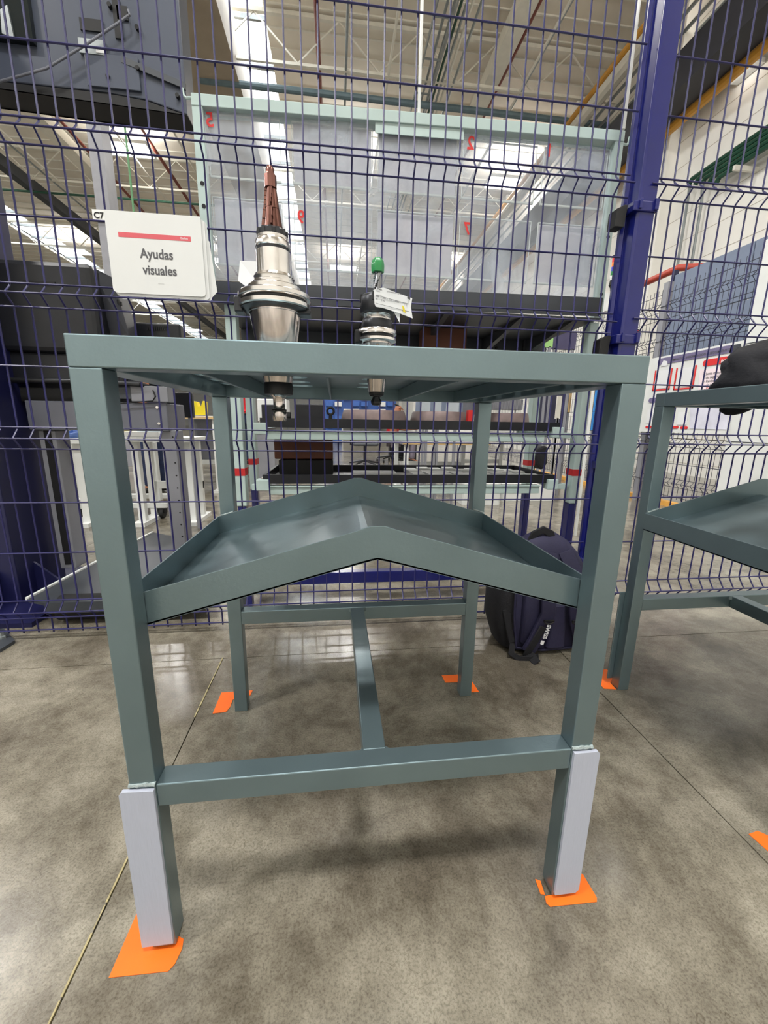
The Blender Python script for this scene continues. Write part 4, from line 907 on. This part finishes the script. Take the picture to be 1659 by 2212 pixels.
# background behind the rack
solo('dark_cabinet', pbox(845, 944, 900, 993, onZ(870, 993, 0).y, .5), BLACK, 'black cabinet behind the empty office chair', 'cabinet', bevel=.006)
bench('workbench', 870, 1060, 962-8, 4.0, .9, 'grey bench with a wooden edge behind the lower tray', top=LGREY, edge_m=WOOD)
bench('workbench', 1030, 1150, 948, 4.4, .9, 'bench right of the middle, behind the rack', top=LGREY, edge_m=WOOD)
t = thing('bin_rack', 'blue and white louvred bin rack far behind the rings', 'rack', onZ(780, 945, 0))
Yb_ = onZ(780, 958, 0).y
build('back_panel', pbox(700, 850, 855, 906, Yb_, .2), BLUEB, t); build('side_panel', pbox(700, 906, 738, 958, Yb_, .2), BLUEB, t)
for x in (700, 738, 850): build('rack_post', pbox(x, 900, x+3, 958, Yb_, .1), WHITE, t)
for r_ in range(7):
    for c_ in range(8):
        if (r_+c_) % 3 == 0 or (r_ > 2 and c_ > 1): continue
        x = 704+c_*19; y_ = 853+r_*15
        build('bin', pbox(x, y_, x+15, y_+10, Yb_-.2, .18), WHITE if (r_*3+c_) % 4 < 2 else BLUEB, t, bevel=.01)
for k, (x0, y0, x1, y1, m, lab) in enumerate(((470, 846, 500, 1000, LGREY, 'grey machine panel behind the rack left upright'), (556, 862, 620, 912, WHITE, 'white machine housing with a dark opening behind the black fixture'), (565, 874, 612, 906, BLACK, 'dark opening panel on the white machine housing'), (904, 868, 1000, 900, BLUEGREY, 'blue-grey machine panel behind the middle ring'), (1050, 862, 1130, 885, LGREY, 'pale display panel behind the right ring'), (1000, 862, 1055, 895, MGREY, 'mid grey cabinet behind the back right leg'))):
    solo('machine_housing', pbox(x0, y0, x1, y1, 6.0-.2*(k == 2)+(2.0+k*.5)*(k > 2), .4 if k != 2 else .05), m, lab, 'machine', bevel=.01)
for k, (x0, x1) in enumerate(((908, 928), (935, 952), (962, 990))):
    q = [onY(x0, 905, 3.4), onY(x1, 905, 3.4), onY(x1+2, 868, 3.4), onY(x0+4, 868, 3.4)]
    solo('display_screen', MB().prism(q, (0, .02, 0)), mat('pale_screen', (176, 184, 192), .3), 'pale framed panel behind the middle ring, %s from the left' % ordn(k).replace('nearest', 'first'), 'panel', 'pale panels behind the middle ring')
for k, (x0, y0, x1, y1) in enumerate(((1000, 1040, 1082, 1112), (1085, 1040, 1200, 1104))):
    t = thing('white_machine', ('white rounded machine base behind the back right leg', 'white rounded machine base right of the back right leg')[k], 'machine', onY((x0+x1)/2, y1, 3.4))
    build('shell', pbox(x0, y0, x1, y1-3, 3.4+.2*k, .5), WHITE, t, bevel=.03)
    for s in (.15, .8): build('foot', pbox(x0+(x1-x0)*s, y1-6, x0+(x1-x0)*s+14, y1, 3.42+.2*k, .05), BLACKR, t, bevel=.004)
t = thing('hanging_bag', 'black bag hanging beyond the right end of the trays', 'bag', onY(1180, 1030, 2.2))
q = [onY(x, y, 2.2) for x, y in ((1162, 968), (1176, 962), (1184, 965), (1184, 1000), (1176, 1012), (1170, 1016), (1160, 1004), (1156, 985))]
build('body', MB().prism(q, (0, .12, 0)), BLKF, t, bevel=.02)
build('hanger_pole', MB().tube([(q[0].x+.03, 2.34, 0), (q[0].x+.03, 2.34, q[1].z)], .008, 8), BLACKR, t, True)
for k, (x0, y0, x1, y1, m, lab) in enumerate(((1222, 842, 1234, 892, WOOD, 'tan framed cork panel left of the rack upright'), (1274, 842, 1284, 882, WOOD, 'tan framed cork panel right of the rack upright'), (1285, 838, 1300, 880, WOOD, 'tan framed cork panel beside the post'), (1283, 838, 1290, 930, mat('sky_blue_strip', (60, 150, 232), .5), 'sky blue hanging strip between cork panels'), (1150, 850, 1225, 940, mat('dark_mesh_panel', (60, 60, 84), .6), 'dark mesh screen far behind the right end of the rack'), (1203, 855, 1212, 905, STEELW, 'cream post in front of the dark mesh screen'), (1170, 720, 1195, 750, mat('lime_screen', (150, 196, 120), .5), 'lime green lit panel behind the rack'), (1195, 715, 1245, 755, mat('violet_panel', (70, 66, 98), .5), 'dark violet panel beside the lime panel'))):
    solo('partition_board', pbox(x0, y0, x1, y1, 5.2-.15*k if k < 6 else 3.2+.1*k, .03), m, lab, 'panel')
# ================================================================== SECOND FENCE, BOARD, WALL PANELS, CABINET
FX = 3.34
t = thing('mesh_fence', 'dark mesh safety fence running away along the right side', 'fence', (FX, 6, 0))
zs2 = [2.15, 1.9, 1.6, 1.3, 1.0, .75, .45, .12]; folds2 = [(2.06, 2.02, 1.98), (1.72, 1.68, 1.64), (.70, .66, .62), (.30, .26, .22)]
fp2 = fold_path(zs2, folds2, .035, .1, 2.2)
v0 = build('vertical_wire', MB().tube([(FX+b, 2.6, z) for z, b in fp2], .003, 4), DWIRE, t, origin=(FX, 2.6, 0)); b0 = Vector(v0.location)
for k in range(1, 120): copy_part(v0, t, b0+Vector((0, k*.055, 0)))
for z in zs2+[q for f in folds2 for q in f]: build('horizontal_wire', MB().tube([(FX-(.035 if z in (2.02, 1.68, .66, .26) else 0), 2.6, z), (FX-(.035 if z in (2.02, 1.68, .66, .26) else 0), 9.2, z)], .003, 4), DWIRE, t)
for y in (3.6, 6.1, 8.8): build('post', MB().box((FX-.03, y, 0), (FX+.03, y+.06, 2.25)), DWIRE if y > 4 else LGREY, t)
solo('kerb', MB().box((FX+.045, 2.7, 0), (FX+.12, 6.4, .05)), mat('yellow_kerb', (236, 176, 84), .6), 'yellow painted kerb under the far mesh fence', 'kerb')
ib = thing('notice_board', 'white information board with red and purple headers on the far fence', 'notice board', (3.2, 3.0, .76))
BX = 3.2
build('panel', MB().box((BX, 2.58, .76), (BX+.02, 3.63, 1.50)), WHITE, ib)
def onb(pts, m, nm, th=.004): return build(nm, MB().prism([onX(x, y, BX-.001) for x, y in pts], (-th, 0, 0)), m, ib)
def pill(x0, y0, x1, y1, h, m, nm, rr=False):
    a, b = onX(x0, y0, BX), onX(x1, y1, BX); ya, yb2 = a.y, b.y; zc = (a.z+b.z)/2
    pts = [(BX-.001, ya-h/2+h/2*math.sin(q*math.pi/8)*1 if False else ya-h/2-(-h/2)*math.sin(math.pi/2*0), zc+h/2)] if False else []
    for q in range(9): an = math.pi/2-q*math.pi/8; pts.append((BX-.001, ya-h/2+h/2*math.cos(an), zc+h/2*math.sin(an)))
    if rr: pts += [(BX-.001, yb2+h/2-h/2*math.cos(-math.pi/2+q*math.pi/8), zc+h/2*math.sin(-math.pi/2+q*math.pi/8)) for q in range(9)]
    else: pts += [(BX-.001, yb2, zc-h/2), (BX-.001, yb2, zc+h/2)]
    return build(nm, MB().prism(pts, (-.004, 0, 0)), m, ib)
pill(1422, 782, 1585, 753, .062, PURP, 'purple_header', True)
onb([(1580, 746), (1601, 742), (1599, 757), (1576, 763)], DARK, 'dark_corner')
pill(1519, 785, 1597, 773, .055, RED, 'red_header')
for (xa, xb, ya_, yb_) in ((1410, 1446, 842, 796), (1455, 1497, 840, 790)):
    a, b = onX(xa, ya_, BX), onX(xb, ya_, BX); zt_ = onX(xb, yb_, BX).z; z_ = onX(xa, ya_+3, BX).z
    build('red_holder', MB().box((BX-.006, a.y, z_), (BX, a.y-.012, zt_)).box((BX-.006, b.y, z_), (BX, b.y+.012, zt_)).box((BX-.006, b.y, z_), (BX, a.y, z_+.012)), RED, ib)
    build('posted_sheet', MB().box((BX-.004, b.y+.02, z_+.02), (BX, a.y-.02, zt_-.01)), PAPER, ib)
onb([(1512, 800), (1592, 790), (1588, 850), (1508, 850)], mat('pinkish_sheet', (238, 220, 226), .6), 'posted_sheet', .003)
for k in range(5):
    a = onX(1520, 806+k*8, BX)
    build('written_line', text_mb(['- Junta mensual de turno', '  de seguridad con el', '- Revisar lista', '  de tooling personal', '- DIAS 40 A DE TIPOS'][k], .032, (BX-.005, a.y-.01, a.z-.02), (0, -1, 0), (0, 0, 1), .0002), REDT if k == 4 else INK, ib)
a = onX(1558, 785, BX); build('printed_word', text_mb('INFORMACION', .038, (BX-.0065, a.y, a.z+.002), (0, -1, 0), (0, 0, 1), .0008), PAPER, ib)
a = onX(1450, 778, BX); build('printed_word', text_mb('IMPACTO - INFORMACION & SEGUIMIENTO TOOLING', .030, (BX-.0065, a.y-.02, a.z-.012), (0, -1, 0), (0, 0, 1), .0002), INK, ib)
a = onX(1426, 790, BX); build('white_picture', MB().prism([(BX-.006, a.y-.01, a.z-.01), (BX-.006, a.y-.10, a.z-.01), (BX-.006, a.y-.09, a.z+.03), (BX-.006, a.y-.04, a.z+.045)], (.001, 0, 0)), PAPER, ib)
for (x0, y0, x1, y1) in ((1395, 922, 1410, 923), (1450, 923, 1466, 923), (1470, 924, 1486, 924)): pill(x0, y0, x1, y1, .024, RED, 'red_tab', True)
pill(1402, 865, 1420, 864, .05, PURP, 'purple_tab', True)
onb([(1400, 885), (1425, 884), (1420, 915), (1396, 915)], PAPER, 'posted_sheet'); onb([(1466, 890), (1487, 890), (1483, 918), (1462, 918)], PAPER, 'posted_sheet')
onb([(1492, 880), (1575, 880), (1570, 928), (1490, 926)], mat('lilac_sheet', (214, 214, 228), .5), 'posted_sheet')
wc = thing('white_cabinet', 'tall white machine cabinet at the right edge', 'cabinet', (3.9, 1.8, 0))
build('shell', MB().box((3.22, .6, .06), (4.6, 2.58, 2.22)), WHITE, wc, bevel=.01)
build('panel_joint', MB().box((3.216, .6, .70), (3.22, 2.58, .705)), DARK, wc); build('panel_joint', MB().box((3.216, .6, 1.47), (3.22, 2.58, 1.475)), DARK, wc)
build('plinth', MB().box((3.26, .6, 0), (4.6, 2.55, .06)), DARK, wc)
bgp = thing('panel_wall', 'blue-grey partition panels behind the far fence', 'partition', (4.1, 3.9, 0))
for k in range(3):
    for j in range(2):
        build('panel', MB().box((4.08, 3.0+k*.49, 1.55+j*.54), (4.12, 3.0+k*.49+.48, 1.55+j*.54+.53)), BLUEGREY, bgp, bevel=.004)
build('post', MB().box((4.07, 4.46, 0), (4.13, 4.50, 2.68)), NAVY, bgp); build('post', MB().box((4.07, 2.96, 0), (4.13, 3.0, 2.68)), NAVY, bgp)
for o in list(COL.objects):
    if o.parent is None and o.type == 'MESH' and o.name.split('.')[0] in ('machine_housing', 'display_screen', 'partition_board', 'rear_monitor') and o.location.z > .05:
        xs = [v.co.x for v in o.data.vertices]; ys = [v.co.y for v in o.data.vertices]; w2 = (max(xs)-min(xs))*.5; y2 = max(ys)-.01
        for q in (-1, 1): build('support_leg', MB().box((o.location.x+q*(w2-.03)-.012, o.location.y+y2-.02, 0), (o.location.x+q*(w2-.03)+.012, o.location.y+y2, o.location.z+.01)), LGREY, o)
def stack_light(px, py0, py1, Y, cols, lab):
    a, b = onY(px, py0, Y), onY(px-4, py1, Y); h = (a.z-b.z); n = len(cols)+1; r = h*.085
    t = thing('stack_light', lab, 'signal light', (b.x, Y, b.z-.3))
    build('cap', MB().lathe((b.x, Y, 0), [(r, a.z-h*.1), (r*1.1, a.z-h*.03), (r*.6, a.z)], 16), BLACKR, t, True)
    for k, c_ in enumerate(cols):
        z1_ = a.z-h*.1-k*h*.8/n; build('lens', MB().lathe((b.x, Y, 0), [(r, z1_-h*.8/n), (r*1.03, z1_-h*.02), (r, z1_)], 16), c_, t, True)
    build('base', MB().lathe((b.x, Y, 0), [(r*.4, b.z-.02), (r*.6, b.z), (r*1.2, b.z+h*.08), (r*.9, a.z-h*.1-len(cols)*h*.8/n)], 16), BLACKR, t, True)
    build('mast', MB().tube([(b.x, Y, (.0 if Y > 3 else b.z-.04)), (b.x, Y, b.z)], r*.35, 8), GALV, t, True)
LO, LB, LGn = mat('amber_lens', (238, 130, 30), .3), mat('blue_lens', (40, 50, 180), .3), mat('green_lens', (20, 130, 60), .3)
stack_light(1325, 550, 622, 2.2, [RED, LO, LB, LGn, WHITE], 'tall stack light with red, amber, blue and green lenses left of the post')
stack_light(1377, 711, 742, 3.6, [RED, LO, LGn], 'small stack light right of the post above the stand corner')
a, b = bp(1310, 632, 1328, 672, 2.16, .1); solo('signal_box', MB().box((a[0], 2.16, a[2]), b).tube([(a[0]+.035, 2.24, 0), (a[0]+.035, 2.24, a[2]+.01)], .010, 8), WHITE, 'white machine top under the tall stack light', 'machine')
cs_ = thing('column_sign', 'white roof column with a small C7 sign behind the white sign', 'column', (onY(215, 470, 7).x, 7, 0))
p = onY(214, 466, 7); build('column', MB().box((p.x-.04, 7.02, 0), (p.x+.16, 7.3, 8.4)), LGREY, cs_)
build('plate', MB().box((p.x-.09, 6.99, p.z-.08), (p.x+.10, 7.01, p.z+.08)), WHITE, cs_)
build('printed_word', text_mb('C7', .12, (p.x-.07, 6.985, p.z-.04), (1, 0, 0), (0, 0, 1), .003), BLACKR, cs_)
# ================================================================== BACKPACK
BPx, BPy = .68, .80
bk = thing('backpack', 'navy and black backpack standing against the fence behind the stand', 'backpack', (BPx, BPy, 0))
def sbox(c, hx, hy, z0, z1, prof, n=32, e=3.2):
    """rounded upright body: superellipse sections, prof = [(t, sx, sy, dx)]"""
    vs = []; m = len(prof)
    for (t_, sx, sy, dx) in prof:
        for k in range(n):
            a = 2*math.pi*k/n; ca_, sa_ = math.cos(a), math.sin(a)
            vs.append((c[0]+dx+hx*sx*math.copysign(abs(ca_)**(2/e), ca_), c[1]+hy*sy*math.copysign(abs(sa_)**(2/e), sa_), z0+(z1-z0)*t_))
    fs = [(i*n+k, i*n+(k+1) % n, (i+1)*n+(k+1) % n, (i+1)*n+k) for i in range(m-1) for k in range(n)]+[tuple(range(n)), tuple((m-1)*n+k for k in range(n))]
    return MB().add(vs, fs)
build('main_body', sbox((BPx+.02, BPy+.02, 0), .155, .085, 0, .43, [(0, .80, .8, .0), (.03, .95, .95, 0), (.25, 1.0, 1.03, 0), (.5, 1, 1, 0), (.72, .93, .92, 0), (.86, .76, .78, -.01), (.95, .52, .55, -.01), (1, .30, .3, -.01)]), NAVF, bk, True)
build('side_pocket', sbox((BPx-.115, BPy+.035, 0), .055, .085, .0, .27, [(0, .5, .7, .03), (.05, .8, .85, .02), (.4, 1, 1, 0), (.75, 1, 1, 0), (.95, .85, .9, .01), (1, .6, .7, .02)]), BLKF, bk, True)
build('side_panel', sbox((BPx+.13, BPy+.03, 0), .05, .085, .0, .36, [(0, .7, .8, 0), (.05, .9, .95, 0), (.5, 1.05, 1, 0), (.85, .8, .9, -.03), (1, .4, .6, -.06)]), BLKF, bk, True)
build('back_pad', sbox((BPx-.05, BPy-.062, 0), .038, .022, .04, .30, [(0, .7, .6, 0), (.06, 1, 1, 0), (.5, 1, 1.1, 0), (.94, 1, 1, 0), (1, .7, .6, 0)]), NAVF, bk, True)
build('back_pad', sbox((BPx+.045, BPy-.060, 0), .034, .022, .02, .20, [(0, .9, .6, 0), (.06, 1.1, 1, 0), (.5, .9, 1.1, 0), (.94, .6, 1, 0), (1, .3, .6, 0)]), NAVF, bk, True)
def strap(path, wd, th, m, nm, par=bk):
    mb = MB(); P = [Vector(q) for q in path]; vs = []
    for i, q in enumerate(P):
        d = (P[min(i+1, len(P)-1)]-P[max(i-1, 0)]).normalized(); s_ = d.cross(Vector((0, -1, 0)))
        s_ = s_.normalized() if s_.length > .2 else Vector((1, 0, 0)); nn = d.cross(s_).normalized()
        vs += [q-s_*wd/2-nn*th/2, q+s_*wd/2-nn*th/2, q+s_*wd/2+nn*th/2, q-s_*wd/2+nn*th/2]
    fs = [(i*4+k, i*4+(k+1) % 4, i*4+4+(k+1) % 4, i*4+4+k) for i in range(len(P)-1) for k in range(4)]+[(0, 1, 2, 3), tuple(len(vs)-4+k for k in range(4))]
    return build(nm, mb.add(vs, fs), m, par, True, .003)
sl = strap([(BPx, BPy-.05, .38), (BPx-.015, BPy-.085, .32), (BPx-.02, BPy-.105, .24), (BPx-.015, BPy-.105, .18), (BPx-.025, BPy-.095, .13), (BPx-.05, BPy-.10, .075), (BPx-.065, BPy-.09, .03)], .050, .014, NAVF, 'shoulder_strap')
sr = strap([(BPx+.06, BPy-.04, .38), (BPx+.085, BPy-.08, .31), (BPx+.085, BPy-.10, .23), (BPx+.09, BPy-.10, .18), (BPx+.105, BPy-.09, .13), (BPx+.135, BPy-.085, .06), (BPx+.155, BPy-.07, .015)], .052, .014, NAVF, 'shoulder_strap')
strap([(BPx-.028, BPy-.106, .13), (BPx-.055, BPy-.108, .075), (BPx-.068, BPy-.098, .035), (BPx-.072, BPy-.09, .008)], .026, .006, BLKF, 'webbing')
strap([(BPx+.105, BPy-.100, .125), (BPx+.135, BPy-.095, .06), (BPx+.152, BPy-.08, .02)], .030, .006, BLKF, 'webbing')
for sx, zz in ((-.012, .155), (.092, .148)):
    P = [(BPx+sx+.018*math.cos(a*math.pi/8), BPy-.112, zz+.012*math.sin(a*math.pi/8)) for a in range(8, 17)]
    build('buckle', MB().tube(P+[P[0]], .003, 6, False).tube([P[0], P[-1]], .003, 6), BLACKR, bk, True)
build('printed_word', text_mb('SWISS', .020, (BPx-.018, BPy-.1145, .142), (-.25, 0, -1), (1, 0, -.25), .0007), PAPER, sl)
build('printed_logo', MB().prism([(BPx-.036, BPy-.1165, .084), (BPx-.023, BPy-.1165, .081), (BPx-.026, BPy-.1165, .068), (BPx-.034, BPy-.1165, .066), (BPx-.038, BPy-.1165, .071)], (0, .001, 0)), PAPER, sl)
strap([(BPx-.05, BPy, .40), (BPx-.04, BPy-.005, .435), (BPx-.01, BPy-.008, .45), (BPx+.02, BPy-.006, .435), (BPx+.035, BPy, .40)], .028, .010, BLKF, 'carry_handle')
strap([(BPx-.11, BPy-.06, .05), (BPx-.125, BPy-.085, .02), (BPx-.10, BPy-.10, .006), (BPx-.06, BPy-.105, .006), (BPx-.03, BPy-.10, .012)], .024, .004, BLKF, 'loose_strap')
strap([(BPx-.07, BPy-.085, .03), (BPx-.055, BPy-.105, .012), (BPx-.050, BPy-.13, .005)], .030, .004, BLKF, 'loose_strap')
strap([(BPx-.14, BPy-.045, .17), (BPx-.128, BPy-.055, .11), (BPx-.115, BPy-.065, .05)], .026, .005, BLKF, 'webbing')
build('piping', MB().tube([(BPx-.12, BPy-.062, .30), (BPx-.118, BPy-.070, .15), (BPx-.10, BPy-.067, .03), (BPx, BPy-.068, .015), (BPx+.13, BPy-.060, .015)], .004, 6), NAVF, bk, True)
# ================================================================== JACKET on the right stand
jk = thing('jacket', 'dark navy jacket heaped on the right stand with a sleeve hanging through', 'jacket', (1.15, .35, .90))
bm = bmesh.new(); bmesh.ops.create_icosphere(bm, subdivisions=4, radius=1)
a, b = onY(1590, 830, .42), onY(1659, 750, .42)
from mathutils import noise as nz
for v in bm.verts:
    n_ = nz.noise(v.co*2.2)*.22+nz.noise(v.co*5)*.08
    v.co = v.co*(1+n_); v.co = Vector((v.co.x*.155, v.co.y*.13, max(v.co.z, -.35)*.105))
me = bpy.data.meshes.new('folded_cloth'); bm.to_mesh(me); bm.free(); me.materials.append(mat('dark_navy_cloth', (14, 15, 23), .85, 0, .3, 10, .5, 200))
for p in me.polygons: p.use_smooth = True
o = bpy.data.objects.new('folded_cloth', me); COL.objects.link(o); o.parent = jk
o.location = Vector((a.x+.150, .42, .937))-Vector(jk.location)
q = [onY(x, y, .545) for x, y in ((1573, 862), (1570, 872), (1562, 888), (1575, 896), (1590, 897), (1610, 893), (1632, 884), (1645, 876), (1650, 862))]
build('hanging_sleeve', MB().prism(q, (0, .02, 0)), BLKF, jk, True, .008)
q = [onY(x, y, .50) for x, y in ((1590, 832), (1600, 800), (1612, 782), (1640, 760), (1659, 745), (1700, 745), (1700, 830))]
build('collar_fold', MB().prism([Vector((v.x, .46, max(v.z, .902))) for v in q], (0, .05, 0)), BLKF, jk, True, .02)
